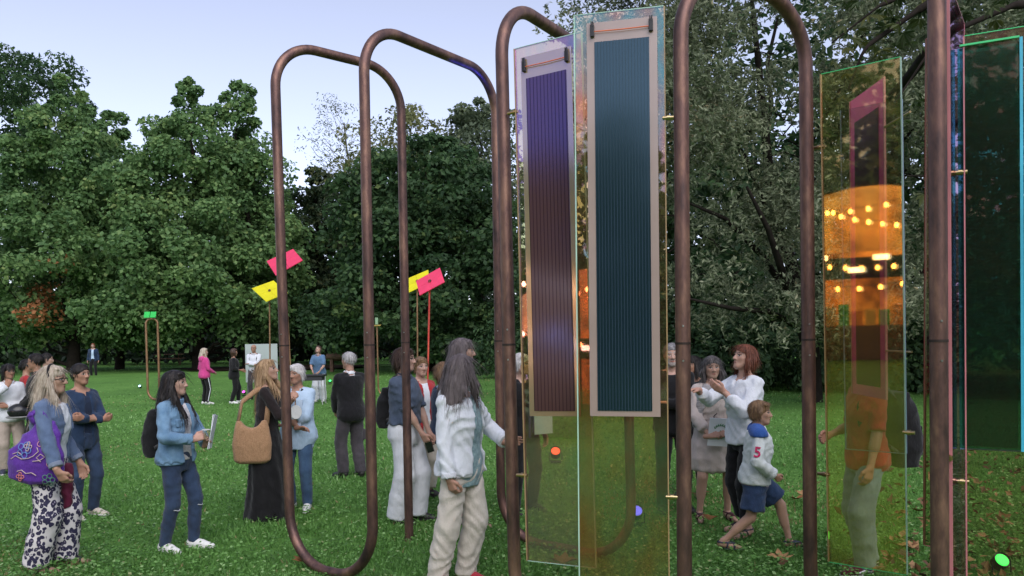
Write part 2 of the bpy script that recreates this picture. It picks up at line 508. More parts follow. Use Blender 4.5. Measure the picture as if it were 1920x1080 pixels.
mb = MB()
b5 = bark('hornbeam_bark', (.022, .018, .015))
def rel(px, py, d): return W(px, py, d) - Vector((bx, by, 0))
mb.tube([Vector((0, 0, -.1)), rel(1520, 640, 19.5), rel(1500, 540, 19.3), rel(1450, 400, 19.2), rel(1430, 200, 19), rel(1410, 0, 19)], [.26, .2, .17, .13, .09, .05], 9, False)
for path, r in (([(1520, 640, 19.5), (1570, 480, 19), (1640, 330, 18.6), (1760, 180, 18)], .12), ([(1510, 600, 19.4), (1430, 480, 18.4), (1360, 410, 17.6), (1290, 380, 17)], .1),
                ([(1515, 620, 19.4), (1440, 585, 18), (1370, 578, 17), (1290, 560, 16.2)], .1), ([(1490, 520, 19.3), (1400, 300, 18.6), (1300, 150, 18.2)], .09),
                ([(1520, 640, 19.4), (1620, 560, 18.8), (1750, 500, 18.2), (1900, 470, 17.8)], .1), ([(1450, 400, 19.2), (1530, 250, 18.6), (1600, 120, 18)], .07), ([(1515, 660, 19.5), (1470, 520, 17.6), (1440, 430, 16.8), (1400, 350, 16.5)], .12)):
    pts = [rel(*p) for p in path]
    mb.tube(pts, [r * (1 - .75 * i / (len(pts) - 1)) for i in range(len(pts))], 7, False)
for q in range(70):
    s = rel(rs5.uniform(1250, 1900), rs5.uniform(30, 560), rs5.uniform(16.6, 19.2))
    limb(mb, s, s + Vector((rs5.normal() * .7, rs5.normal() * .3, rs5.uniform(-.5, .3))), .022, .006, rs5, .05, 4, 5)
mb.build('trunk', b5, t5, True)
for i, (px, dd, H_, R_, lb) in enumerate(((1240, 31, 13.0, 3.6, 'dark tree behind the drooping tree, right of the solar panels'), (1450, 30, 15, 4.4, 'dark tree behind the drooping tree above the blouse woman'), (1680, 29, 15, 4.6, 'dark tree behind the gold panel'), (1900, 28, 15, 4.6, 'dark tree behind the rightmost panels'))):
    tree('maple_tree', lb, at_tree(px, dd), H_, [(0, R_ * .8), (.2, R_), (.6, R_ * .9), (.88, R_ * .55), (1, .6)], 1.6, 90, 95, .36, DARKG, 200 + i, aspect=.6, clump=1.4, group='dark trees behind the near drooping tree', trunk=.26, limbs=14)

# a chestnut reaching in from the right, over the panels
def chestnut():
    rs = np.random.default_rng(77)
    base = (X(2230, 8.5), 8.5)
    root = empty('chestnut_tree', (base[0], base[1], 0)); tag(root, 'chestnut branches with big yellowing leaves overhanging the top right corner', 'tree')
    o = Vector((base[0], base[1], 0))
    mb = MB()
    mb.tube([(0, 0, -.1), (.02, .03, 2), (-.05, 0, 4), (-.1, .1, 6), (0, .1, 8)], [.3, .24, .21, .17, .1], 12, False)
    C = []
    brs = [[(2230, 120, 8.5), (2050, 0, 8.2), (1900, 10, 7.8), (1760, 70, 7.6), (1680, 190, 7.5)],
           [(2230, 60, 8.5), (2000, -60, 8.6), (1800, -50, 8.6), (1650, 10, 8.4), (1560, 80, 8.3)],
           [(2230, 300, 8.5), (2080, 200, 8.3), (1960, 180, 8), (1880, 240, 7.9)],
           [(2000, -60, 8.6), (1850, -60, 8.2), (1720, 20, 8.0), (1620, 90, 7.9), (1590, 170, 7.9)],
           [(2230, 500, 8.8), (2060, 380, 9), (1900, 330, 9.2), (1700, 330, 9.3)],
           [(1760, 70, 7.6), (1700, 150, 9), (1640, 210, 9.2), (1590, 330, 9.2)]]
    for b_ in brs:
        pts = [W(*p) - o for p in b_]
        pts = fillet(pts, [.4] * (len(pts) - 2), 4)
        k = len(pts)
        mb.tube(pts, [.06 * (1 - .85 * i / (k - 1)) for i in range(k)], 7, False)
        for i in range(k // 3, k):
            for q in range(3):
                C.append(pts[i] + Vector((rs.normal() * .28, rs.normal() * .3, rs.normal() * .22)))
    mb.build('trunk', bark('chestnut_bark', (.03, .024, .02)), root, True)
    V, F, T = [], [], []
    for c in C:
        n = Vector((rs.normal() * .5, rs.normal() * .5 - .3, 1)).normalized()
        u = n.orthogonal().normalized(); w = n.cross(u)
        a0 = rs.random() * 6.28
        tone = np.clip(rs.normal(.4, .2), 0, 1)
        for q in range(6):
            a = a0 + (q - 2.5) * .62
            dr = u * math.cos(a) + w * math.sin(a)
            dr = (dr - n * rs.uniform(.25, .7)).normalized()
            sd_ = dr.cross(n).normalized()
            L = .15 * rs.uniform(.75, 1.2) * (1 - .09 * abs(q - 2.5))
            k = len(V)
            V += [c, c + dr * L * .6 + sd_ * L * .17 + n * .01, c + dr * L - n * .01, c + dr * L * .6 - sd_ * L * .17 + n * .01]
            F.append((k, k + 1, k + 2, k + 3)); T.append(tone)
    st = [(0, (.02, .036, .013)), (.45, (.045, .07, .022)), (.75, (.12, .12, .03)), (1, (.15, .06, .025))]
    link('crown', npmesh('crown', np.array(V), np.array(F), False, {'tint': np.array(T)}), leafmat('chestnut_leaves', st, .35), root)
chestnut()

# low shrubs under the near tree and the dark wood behind everything
def shrub(name, label, base, rx, ry, hz, n, ls, stops, seed, group):
    rs = np.random.default_rng(seed)
    root = empty(name, (base[0], base[1], 0)); tag(root, label, 'shrub', group)
    D = rs.normal(size=(n, 3)); D /= np.linalg.norm(D, axis=1, keepdims=True); D[:, 2] = np.abs(D[:, 2])
    f = .5 + .5 * rs.random(n) ** .5
    f *= 1 + .22 * np.sin(D[:, 0] * 7 + seed) * np.cos(D[:, 2] * 6 + D[:, 1] * 5)
    P = D * f[:, None] * np.array([rx, ry, hz]); P[:, 2] += .1
    V, F = leaf_geo(P, D + rs.normal(size=(n, 3)) * .5 + np.array([0, 0, .4]), ls * rs.uniform(.6, 1.4, n), .5, rs)
    link('foliage', npmesh('foliage', V, F, False, {'tint': np.clip(rs.normal(.4, .16, n), 0, .95)}), leafmat(name + '_leaves', stops, .2), root)
    mb = MB()
    for q in range(7):
        a = rs.random() * 6.28
        limb(mb, (0, 0, -.05), (math.cos(a) * rx * .6, math.sin(a) * ry * .6, hz * .75), .04, .008, rs, .05, 4, 5)
    mb.build('stem', bark('shrub_bark', (.03, .024, .02)), root, True)
gsh = 'dark shrubs along the back of the lawn'
for i, (px, dd, rx, hz, lb) in enumerate(((1340, 24, 2.2, 2.6, 'dark shrub behind the scarf woman'), (1480, 26, 2.4, 2.2, 'dark shrub behind the blouse woman and the boy'),
                                          (1640, 23, 2.6, 2.8, 'dark shrub seen through the yellow glass panel'), (1840, 22, 2.8, 3.2, 'dark shrub behind the rightmost panels'),
                                          (1120, 27, 2.6, 3.4, 'dark shrub behind the two solar panels'), (1005, 33, 2.6, 4.2, 'tall dark shrub left of the solar panels'), (1990, 20, 2.6, 3.2, 'dark shrub at the right edge'))):
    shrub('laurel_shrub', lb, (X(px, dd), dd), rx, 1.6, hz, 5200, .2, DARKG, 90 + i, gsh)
def woodland():
    rs = np.random.default_rng(5)
    n = 60000
    x = rs.uniform(-75, 80, n); y = rs.uniform(64, 80, n)
    top = 7 + 1.8 * np.sin(x * .31) + 1.2 * np.sin(x * .83 + 1) + .8 * np.sin(x * 2.1)
    top = np.where(x > 10, top + 7, top)
    z = top * rs.random(n) ** .8
    low = rs.random(n) < .3
    y = np.where(low, rs.uniform(57.5, 62, n), y); z = np.where(low, 3.6 * rs.random(n), z)
    V, F = leaf_geo(np.stack([x, y, z + .2], -1), rs.normal(size=(n, 3)) + np.array([0, -.8, .4]), rs.uniform(.4, .95, n), .6, rs)
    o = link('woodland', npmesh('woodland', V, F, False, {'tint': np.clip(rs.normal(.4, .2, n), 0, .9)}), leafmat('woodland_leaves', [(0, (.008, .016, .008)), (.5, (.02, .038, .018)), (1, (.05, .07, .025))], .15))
    tag(o, 'dark woodland closing off the far side of the park', 'woodland', kind='stuff')
woodland()
# trees on the photographer's side of the lawn: they shade the scene and show in the glass
for i, (x, y, H, R, lb) in enumerate(((-9, -19, 10.2, 5, 'broad green tree behind the photographer to the left'), (3, -22, 9, 6, 'broad green tree straight behind the photographer'),
                                      (14, -16, 12, 5.5, 'broad green tree behind the photographer to the right'), (-27, -13, 12.8, 6.5, 'green tree behind the lit tent'), (-23, -19, 10, 6, 'green tree between the tent and the photographer'), (24, -6, 15, 6, 'green tree on the lawn far right of the photographer'), (-36, 4, 9, 5.5, 'green tree at the far left end of the lawn'))):
    tree('linden_tree', lb, (x, y), H, [(0, R * .9), (.2, R), (.6, R * .85), (.9, R * .5), (1, .6)], 1.2, 130, 70, .5, GREEN, 120 + i, clump=1.7, group='trees behind the photographer', trunk=.3, limbs=12)

# ------------------------------------------------------------------ the copper tube sculpture
def copper(name, c1, c2, c3):
    m, n, l, out = nodes_of(name)
    b = n.new('ShaderNodeBsdfPrincipled')
    b.inputs['Metallic'].default_value = .75
    t = noise(n, l, 2.2, 5, .65, stretch=(3, 3, .8)); t2 = noise(n, l, 24, 4, .7, stretch=(1, 1, .35))
    a = n.new('ShaderNodeMath'); a.operation = 'MULTIPLY_ADD'; a.inputs[1].default_value = .35
    l.new(t2.outputs[0], a.inputs[0])
    ml = n.new('ShaderNodeMath'); ml.operation = 'MULTIPLY'; ml.inputs[1].default_value = .65
    l.new(t.outputs[0], ml.inputs[0]); l.new(ml.outputs[0], a.inputs[2])
    r = ramp(n, [(.34, c1), (.5, c2), (.66, c3)])
    l.new(a.outputs[0], r.inputs[0]); l.new(r.outputs[0], b.inputs['Base Color'])
    rr = n.new('ShaderNodeMapRange'); rr.inputs[3].default_value = .38; rr.inputs[4].default_value = .62
    l.new(t2.outputs[0], rr.inputs[0]); l.new(rr.outputs[0], b.inputs['Roughness'])
    bp = n.new('ShaderNodeBump'); bp.inputs['Strength'].default_value = .12; bp.inputs['Distance'].default_value = .004
    l.new(t2.outputs[0], bp.inputs['Height']); l.new(bp.outputs[0], b.inputs['Normal'])
    l.new(b.outputs[0], out.inputs[0])
    return m
COPPER = copper('aged_copper', (.06, .042, .042), (.16, .09, .076), (.32, .185, .13))
BRASS = simple('brass', (.55, .42, .22), .3, 1, 0, .5, .25, 30)
STEEL = simple('screw_steel', (.6, .6, .6), .3, 1)

DT = .078
LEGS = {  # foot pixel, top pixel, distance
    'L1': ((541, 900), (516, 150), 6.3), 'R1': ((767, 1000), (753, 250), 7.1), 'L2': ((697, 900), (683, 150), 5.75), 'R2': ((939, 900), (929, 220), 7.0),
    'L3': ((963, 1000), (942, 150), 4.74), 'R3': ((1182, 900), (1165, 150), 6.2), 'L4': ((1283, 1000), (1277, 150), 4.1), 'R4': ((1519, 1000), (1511, 150), 4.6),
    'L5': ((1762, 1000), (1757, 100), 3.6), 'R5': ((2060, 1000), (2060, 100), 4.3)}
def legpt(k, z):
    (x0, y0), (x1, y1), d_ = LEGS[k]
    a, b = W(x0, y0, d_), W(x1, y1, d_)
    return a + (b - a) * ((z - a.z) / (b.z - a.z))
def tube_frame():
    root = empty('copper_tube_frame', (0, 5.2, 0))
    tag(root, 'tall serpentine frame of aged copper tube with rounded arches, standing in the grass', 'sculpture')
    off = Vector((0, 5.2, 0))
    def arch(a, b, zt_, zm, zl=None):
        """inverted U from the joint on leg a to the joint on leg b"""
        pa, pb = legpt(a, zt_), legpt(b, zl or zt_)
        pts = fillet([legpt(a, zm) - off, pa - off, pb - off, legpt(b, zm) - off], [.36, .36], 14)
        o = MB().tube(pts, DT / 2, 24).build('arch', COPPER, root, True)
        return o
    def leg(k, z0, z1):
        MB().tube([legpt(k, z0) - off, legpt(k, (z0 + z1) / 2) - off, legpt(k, z1) - off], DT / 2, 24).build('leg', COPPER, root, True)
    def ring(k, z):
        c = legpt(k, z) - off
        u = (legpt(k, z + .1) - legpt(k, z)).normalized()
        MB().tube([c - u * .006, c + u * .006], DT / 2 + .0018, 24).build('joint_ring', simple('joint_dark', (.05, .035, .03), .6, .6), root, True)
        for s in (-1, 1):
            q = c + u * .09 * s + Vector((-.2, -1, 0)).normalized() * DT * .49
            MB().tube([q, q + Vector((0, -.004, 0))], .0055, 8).build('screw', STEEL, root, True)
    zj = 1.78
    tops = {'A1': ('L1', 'R1', 4.2), 'A2': ('L2', 'R2', 4.12), 'A3': ('L3', 'R3', 3.86), 'A4': ('L4', 'R4', 3.72), 'A5': ('L5', 'R5', 3.95)}
    for k, (a, b, z) in tops.items():
        arch(a, b, z, zj)
        for q in (a, b):
            ring(q, zj)
    leg('R1', -.12, zj)
    # low bends that join neighbouring arches on the ground
    for a, b, z in (('L1', 'L2', .035), ('R2', 'R3', .03), ('L3', 'L4', .03), ('R4', 'R5', .03)):
        pts = fillet([legpt(a, zj) - off, legpt(a, z) - off, legpt(b, z) - off, legpt(b, zj) - off], [.42, .42], 14)
        MB().tube(pts, DT / 2, 24).build('base_bend', COPPER, root, True)
    leg('L5', -.12, zj)
    return root
tube_frame()

# ------------------------------------------------------------------ glass panels with solar film
def dichroic(name, T, Rf, fac, rough=.02, veil=.06):
    """coated sheet: lets one colour through and mirrors another, with a slow change of the coating over the sheet"""
    m, n, l, out = nodes_of(name)
    tr = n.new('ShaderNodeBsdfTransparent'); gl = n.new('ShaderNodeBsdfGlossy')
    gl.inputs['Roughness'].default_value = rough
    t = noise(n, l, 2.4, 3, .55, stretch=(1, 1, .45))
    r1 = ramp(n, [(.3, T[0]), (.7, T[1])]); r2 = ramp(n, [(.36, Rf[0]), (.5, Rf[1]), (.64, Rf[2])])
    l.new(t.outputs[0], r1.inputs[0]); l.new(t.outputs[0], r2.inputs[0])
    l.new(r1.outputs[0], tr.inputs[0]); l.new(r2.outputs[0], gl.inputs[0])
    lw = n.new('ShaderNodeFresnel'); lw.inputs[0].default_value = 1.5
    df = n.new('ShaderNodeBsdfTranslucent'); dd = n.new('ShaderNodeBsdfDiffuse'); ds = n.new('ShaderNodeMixShader'); ds.inputs[0].default_value = .5
    hz = ramp(n, [(.3, tuple(v ** 1.5 for v in T[0])), (.7, tuple(v ** 1.5 for v in T[1]))]); l.new(t.outputs[0], hz.inputs[0])
    l.new(hz.outputs[0], df.inputs[0]); l.new(hz.outputs[0], dd.inputs[0]); l.new(df.outputs[0], ds.inputs[1]); l.new(dd.outputs[0], ds.inputs[2])
    m0 = n.new('ShaderNodeMixShader'); m0.inputs[0].default_value = veil  # tinted diffuse veil stands in for the haze of reflected light
    l.new(tr.outputs[0], m0.inputs[1]); l.new(ds.outputs[0], m0.inputs[2])
    a = n.new('ShaderNodeMath'); a.operation = 'ADD'; a.inputs[1].default_value = fac; a.use_clamp = True
    l.new(lw.outputs[0], a.inputs[0])
    mx = n.new('ShaderNodeMixShader')
    l.new(a.outputs[0], mx.inputs[0]); l.new(m0.outputs[0], mx.inputs[1]); l.new(gl.outputs[0], mx.inputs[2])
    l.new(mx.outputs[0], out.inputs[0])
    return m
def cellmat(name, c1, c2, refl, rfac=.3, stripes=44.0, rough=.12, alpha=1.0, tcol=(1, 1, 1)):
    """printed solar film: fine upright stripes under a coloured mirror coat"""
    m, n, l, out = nodes_of(name)
    tc = n.new('ShaderNodeTexCoord'); sp = n.new('ShaderNodeSeparateXYZ'); l.new(tc.outputs['Object'], sp.inputs[0])
    ml = n.new('ShaderNodeMath'); ml.operation = 'MULTIPLY'; ml.inputs[1].default_value = stripes
    l.new(sp.outputs[0], ml.inputs[0])
    fr = n.new('ShaderNodeMath'); fr.operation = 'FRACT'; l.new(ml.outputs[0], fr.inputs[0])
    r = ramp(n, [(.0, c2), (.18, c2), (.3, c1), (.9, c1)])
    l.new(fr.outputs[0], r.inputs[0])
    df = n.new('ShaderNodeBsdfPrincipled'); df.inputs['Roughness'].default_value = .6; df.inputs['Specular IOR Level'].default_value = .05; l.new(r.outputs[0], df.inputs['Base Color'])
    gl = n.new('ShaderNodeBsdfGlossy'); gl.inputs['Roughness'].default_value = rough
    gr = ramp(n, [(.0, tuple(v * .45 for v in refl)), (.18, tuple(v * .45 for v in refl)), (.3, refl), (.9, refl)])
    l.new(fr.outputs[0], gr.inputs[0]); l.new(gr.outputs[0], gl.inputs[0])
    mx = n.new('ShaderNodeMixShader'); mx.inputs[0].default_value = rfac
    if alpha < 1:
        tr = n.new('ShaderNodeBsdfTransparent'); tr.inputs[0].default_value = (*tcol, 1)
        m3 = n.new('ShaderNodeMixShader'); m3.inputs[0].default_value = alpha
        l.new(tr.outputs[0], m3.inputs[1]); l.new(df.outputs[0], m3.inputs[2]); l.new(m3.outputs[0], mx.inputs[1])
    else: l.new(df.outputs[0], mx.inputs[1])
    l.new(gl.outputs[0], mx.inputs[2]); l.new(mx.outputs[0], out.inputs[0])
    return m
def filmmat(name, c, alpha, refl, rfac):
    """half clear border film round the cells"""
    m, n, l, out = nodes_of(name)
    df = n.new('ShaderNodeBsdfPrincipled'); df.inputs['Roughness'].default_value = .35
    t = noise(n, l, 3, 3); r = ramp(n, [(.3, tuple(v * .85 for v in c)), (.7, c)])
    l.new(t.outputs[0], r.inputs[0]); l.new(r.outputs[0], df.inputs['Base Color'])
    tr = n.new('ShaderNodeBsdfTransparent'); tr.inputs[0].default_value = (*[min(1, v * 1.1) for v in c], 1)
    gl = n.new('ShaderNodeBsdfGlossy'); gl.inputs['Roughness'].default_value = .1; gl.inputs[0].default_value = (*refl, 1)
    m1 = n.new('ShaderNodeMixShader'); m1.inputs[0].default_value = alpha
    m2 = n.new('ShaderNodeMixShader'); m2.inputs[0].default_value = rfac
    l.new(tr.outputs[0], m1.inputs[1]); l.new(df.outputs[0], m1.inputs[2])
    l.new(m1.outputs[0], m2.inputs[1]); l.new(gl.outputs[0], m2.inputs[2]); l.new(m2.outputs[0], out.inputs[0])
    return m
BLACKP = simple('black_plastic', (.012, .012, .014), .45)
CORD = simple('orange_cord', (.75, .16, .05), .7)
def edge_mat(name, c): return simple(name, c, .3, 0, 0, .6, .3, 4)  # mottled solid colour for the edge strips

def panel(label, left, right, dl, dr, sheetmat, edgemat, film=None, pins=(), z0=None, tilt=0):
    """left/right: (top pixel, bottom pixel) of the upright edges at distances dl / dr"""
    TL, BL = W(*left[0], dl + tilt), W(*left[1], dl)
    TR, BR = W(*right[0], dr + tilt), W(*right[1], dr)
    ex = (BR - BL); ex.z = 0; w = ex.length; ex.normalize()
    up = (TL - BL); hgt = up.length; up = (up - ex * up.dot(ex) * .0).normalized()
    ex = (ex - up * ex.dot(up)).normalized()
    ey = up.cross(ex).normalized()
    M = Matrix.Identity(4)
    for i in range(3): M[i][0], M[i][1], M[i][2] = ex[i], ey[i], up[i]
    M.translation = (BL + (BR - BL) * .5) if z0 is None else (BL + (BR - BL) * .5)
    root = empty('glass_panel', mat=M)
    tag(root, label, 'panel', 'coated glass panels pinned to the copper frame')
    sh = MB().box((0, 0, hgt / 2), (w, .008, hgt)).build('sheet', sheetmat, root)
    th = .010
    for sx in (-1, 1):
        MB().box((sx * (w / 2 + .003), 0, hgt / 2), (.006, .022 if sx == film_edge(left, right) else .011, hgt)).build('edge', edgemat[0] if sx < 0 else edgemat[1], root)
    MB().box((0, 0, hgt + .002), (w, .010, .004)).build('edge', edgemat[2], root)
    MB().box((0, 0, -.002), (w, .010, .004)).build('edge', edgemat[2], root)
    for (side, zz, ln) in pins:
        x0 = side * w / 2
        p = MB().tube([(x0 - side * .01, 0, zz), (x0 + side * ln, 0, zz)], .011, 12).build('pin', BRASS, root, True)
        MB().tube([(x0 + side * .012, 0, zz), (x0 + side * .03, 0, zz)], .015, 12).build('collar', BRASS, p, True)
    if film:
        for fm in film:
            solar_film(root, fm, w, hgt)
    return root, w, hgt
def film_edge(left, right): return -1
def solar_film(root, fm, w, hgt):
    x0, x1, z0, z1, y = fm['x0'], fm['x1'], fm['z0'], fm['z1'], fm['y']
    cx, cw, cz, ch = (x0 + x1) / 2, x1 - x0, (z0 + z1) / 2, z1 - z0
    f = MB().box((cx, y, cz), (cw, .003, ch)).build('border_film', fm['border'], root, bevel=.001)
    b, bt, bb = fm['b'], fm.get('bt', .1), fm.get('bb', .03)
    MB().box((cx, y - .004, cz + (bb - bt) / 2), (cw - 2 * b, .003, ch - bt - bb)).build('solar_cells', fm['cells'], f)
    if fm.get('clips', True):
        cp = []
        for s in (-1, 1):
            px_, pz = cx + s * (cw / 2 - b * .75), z1 - bt * .45
            c = MB().box((px_, y - .012, pz), (.022, .016, .062)).box((px_ + .004, y - .014, pz + .034), (.008, .014, .03)).box((px_ - .005, y - .014, pz + .034), (.005, .014, .03)).build('clip', BLACKP, f, bevel=.003)
            cp.append((px_, pz))
        MB().tube([(cp[0][0], y - .014, cp[0][1] - .005), (cx, y - .016, (cp[0][1] + cp[1][1]) / 2 - .008), (cp[1][0], y - .014, cp[1][1] - .005)], .003, 6).build('cord', CORD, f, True)
    return f

TAN = edge_mat('tan_edge', (.40, .27, .13)); CLEARE = edge_mat('pale_green_edge', (.5, .75, .6)); GREENE = edge_mat('green_edge', (.08, .75, .25)); PINKE = edge_mat('pink_edge', (.65, .25, .27)); CYANE = edge_mat('cyan_edge', (.08, .55, .75))
D1 = dichroic('yellow_violet_coating', ((1.0, .96, .56), (.96, .98, .70)), ((.5, .36, 1.0), (.85, .5, 1.0), (.4, .5, 1.0)), .26, veil=.03)
D2 = dichroic('amber_cyan_coating', ((1.0, .74, .54), (1.0, .84, .60)), ((1.0, .42, .25), (.3, .85, 1.0), (1.0, .5, .55)), .13, veil=.03)
D3 = dichroic('gold_coating', ((1.0, .96, .74), (.95, .98, .88)), ((1.0, .8, .3), (1.0, .6, .25), (1.0, .85, .35)), .115, veil=.015)
D4 = dichroic('smoke_green_coating', ((.80, .86, .74), (.88, .80, .66)), ((.3, .9, .5), (.9, .35, .25), (.3, .6, .9)), .0, veil=.012)
D5 = dichroic('rose_coating', ((.95, .78, .75), (.86, .8, .8)), ((.9, .45, .5), (.7, .5, .8), (.9, .6, .5)), .05, veil=.03)
F1 = filmmat('border_lilac', (.6, .48, .26), .5, (.68, .6, 1.0), .3)
F2 = filmmat('border_cream', (.5, .38, .33), .75, (.9, .8, .75), .08)
F3 = filmmat('border_magenta', (.9, .05, .32), .85, (1.0, .2, .45), .15)
F4 = filmmat('border_teal', (.3, .6, .65), .06, (.15, .7, .8), .15)
C1 = cellmat('cells_maroon', (.095, .046, .036), (.045, .022, .02), (.13, .2, .8), .19)
C2 = cellmat('cells_navy', (.007, .02, .032), (.03, .05, .062), (.38, .57, .64), .13, stripes=62)
C3 = cellmat('cells_violet', (.03, .012, .035), (.012, .008, .02), (.6, .4, .55), .08, stripes=60, alpha=.5, tcol=(.8, .7, .9))
C4 = cellmat('cells_smoke', (.012, .04, .05), (.05, .10, .11), (.3, .55, .6), .07, alpha=.26, tcol=(.8, .93, .96))
def zpix(py, dl, BLpx): return W(BLpx[0], py, dl).z - W(*BLpx, dl).z
# panel 1 and 2: the two solar panels between the third and fourth copper legs
p1, w1, h1 = panel('glass panel with lilac top and maroon striped solar film, left of the solar pair', ((966, 92), (990, 1050)), ((1078, 60), (1117, 1065)), 4.54, 4.33, D1, (TAN, CLEARE, CLEARE),
    [dict(x0=-.17, x1=.155, z0=.835, z1=2.925, y=-.014, b=.034, bt=.13, bb=.03, border=F1, cells=C1)], pins=((-1, .49, .06), (-1, 2.62, .06)), tilt=.14)
p2, w2, h2 = panel('taller glass panel with blue striped solar film, right of the solar pair', ((1078, 28), (1088, 1105)), ((1243, 10), (1254, 1120)), 4.21, 4.1, D2, (CLEARE, TAN, CLEARE),
    [dict(x0=-.17, x1=.2, z0=.94, z1=3.03, y=-.014, b=.042, bt=.105, bb=.03, border=F2, cells=C2)], pins=((1, .52, .06), (1, 2.5, .06)), tilt=.05)
p3, w3, h3 = panel('gold glass panel with magenta framed film, right of the boy', ((1540, 142), (1555, 1055)), ((1688, 107), (1700, 1075)), 4.65, 4.38, D3, (TAN, CLEARE, GREENE),
    None, pins=((-1, .52, .06), (-1, 2.44, .06), (1, .80, .05)), tilt=-.05)
# the magenta-edged film hangs behind the gold sheet, turned almost edge-on
TLf, BLf, BRf = W(1603, 195, 5.3), W(1599, 742, 5.3), W(1662, 745, 4.79)
exf = (BRf - BLf); exf.z = 0; wf = exf.length; exf.normalize(); eyf = Vector((0, 0, 1)).cross(exf)
Mf = Matrix.Identity(4)
for i in range(3): Mf[i][0], Mf[i][1], Mf[i][2] = exf[i], eyf[i], (0, 0, 1)[i]
Mf.translation = (BLf + BRf) / 2
bpy.context.view_layer.update()
hf = TLf.z - BLf.z
ff = solar_film(p3, dict(x0=-wf / 2, x1=wf / 2, z0=0, z1=hf, y=0, b=.075, bt=.16, bb=.07, border=F3, cells=C3, clips=False), wf, hf)
ff.matrix_local = p3.matrix_world.inverted() @ Mf
for q in (-1, 1):
    MB().box((q * (wf / 2 + .004), 0, hf / 2), (.008, .012, hf)).build('inner_edge', PINKE, ff)
for zz in (.3, hf - .3):
    MB().tube([(wf / 2, 0, zz), (wf / 2 + .33, .0, zz)], .006, 8).build('pin', BRASS, ff, True)
MB().box((.02, .13, 1.66), (.33, .005, 2.0)).build('inner_sheet', dichroic('clear_inner', ((.86, .9, .94), (.88, .86, .92)), ((.5, .7, 1), (.8, .6, 1), (.5, .9, 1)), .03, veil=.0), p3)
for sx in (-.147, .187):
    MB().box((sx, .13, 1.66), (.005, .012, 2.0)).build('inner_edge', edge_mat('blue_edge', (.25, .4, .6)), p3)
MB().box((.02, .13, .658), (.335, .012, .004)).build('inner_edge', edge_mat('blue_edge', (.25, .4, .6)), p3)
p4, w4, h4 = panel('smoky glass panel with dark teal-edged film at the right edge', ((1808, 66), (1814, 1130)), ((1930, 46), (1934, 1150)), 3.82, 3.70, D4, (PINKE, GREENE, GREENE),
    [dict(x0=-.16, x1=.095, z0=.76, z1=2.70, y=.02, b=.012, bt=.03, bb=.012, border=F4, cells=C4, clips=False)], pins=((-1, .60, .06), (-1, 2.1, .06)))
MB().box((.098, -.012, 1.73), (.013, .012, 1.94)).build('inner_edge', CYANE, p4)
MB().box((-.03, -.012, 2.703), (.243, .012, .009)).build('inner_edge', GREENE, p4)
MB().box((-.03, .02, .757), (.255, .012, .005)).build('inner_edge', edge_mat('blue_edge', (.25, .4, .6)), p4)
p5, w5, h5 = panel('narrow rosy glass panel seen almost edge-on beside the rightmost copper leg', ((1776, -20), (1783, 1200)), ((1808, 58), (1812, 1090)), 3.62, 4.16, D5, (PINKE, PINKE, PINKE), None, pins=((-1, .8, .04), (1, 2.2, .05)))
p6, w6, h6 = panel('glass panel edge standing behind the rightmost copper leg', ((1738, 72), (1734, 1020)), ((1792, 60), (1788, 1035)), 4.9, 4.75, D4, (edge_mat('rust_edge', (.16, .06, .04)), PINKE, PINKE), None)

# ------------------------------------------------------------------ coloured plates on poles
def plate_mat(name, c):
    m, n, l, out = nodes_of(name)
    b = n.new('ShaderNodeBsdfPrincipled'); b.inputs['Roughness'].default_value = .45
    t = noise(n, l, 6, 3); r = ramp(n, [(.3, tuple(v * .9 for v in c)), (.7, c)])
    l.new(t.outputs[0], r.inputs[0]); l.new(r.outputs[0], b.inputs['Base Color'])
    tr = n.new('ShaderNodeBsdfTranslucent'); l.new(r.outputs[0], tr.inputs[0])
    mx = n.new('ShaderNodeMixShader'); mx.inputs[0].default_value = .4
    l.new(b.outputs[0], mx.inputs[1]); l.new(tr.outputs[0], mx.inputs[2]); l.new(mx.outputs[0], out.inputs[0])
    return m
PINK = plate_mat('pink_plate', (1.0, .09, .22)); YEL = plate_mat('yellow_plate', (.95, .88, .02)); GRN = plate_mat('green_plate', (.05, .75, .15))
POLE = copper('pole_copper', (.16, .085, .05), (.30, .17, .09), (.42, .26, .15))
def flag(label, px, pybase, corners, d_, pmat, polemat, tilt=.5, name='plate_sign'):
    """a square plate of four cells tilted on a thin pole; corners: the plate's photo corners (tl, tr, br, bl)"""
    foot = Vector((X(px, d_), d_, 0))
    foot.x = W(px, pybase, d_).x
    root = empty(name, foot); tag(root, label, 'sign', 'coloured plates on copper poles')
    dd = [d_ + tilt, d_ + tilt, d_ - tilt, d_ - tilt]
    P = [W(c[0], c[1], q) - foot for c, q in zip(corners, dd)]
    ctr = sum(P, Vector()) / 4
    nrm = (P[1] - P[0]).cross(P[3] - P[0]).normalized()
    MB().tube([(0, 0, -.1), ctr * .5, ctr - nrm * .02], .021, 12).build('pole', polemat, root, True)
    mid = [(P[i] + P[(i + 1) % 4]) / 2 for i in range(4)]
    quads = [(P[0], mid[0], ctr, mid[3]), (mid[0], P[1], mid[1], ctr), (ctr, mid[1], P[2], mid[2]), (mid[3], ctr, mid[2], P[3])]
    for q in quads:
        c = sum(q, Vector()) / 4
        q = [c + (v - c) * .985 for v in q]
        MB().add([v - nrm * .008 for v in q] + [v + nrm * .008 for v in q], [(3,2,1,0),(4,5,6,7),(0,1,5,4),(1,2,6,5),(2,3,7,6),(3,0,4,7)]).build('plate', pmat, root)
    MB().tube([ctr - nrm * .03, ctr + nrm * .03], .035, 12).build('hub', simple('hub_dark', (.1, .05, .04), .5, .5), root, True)
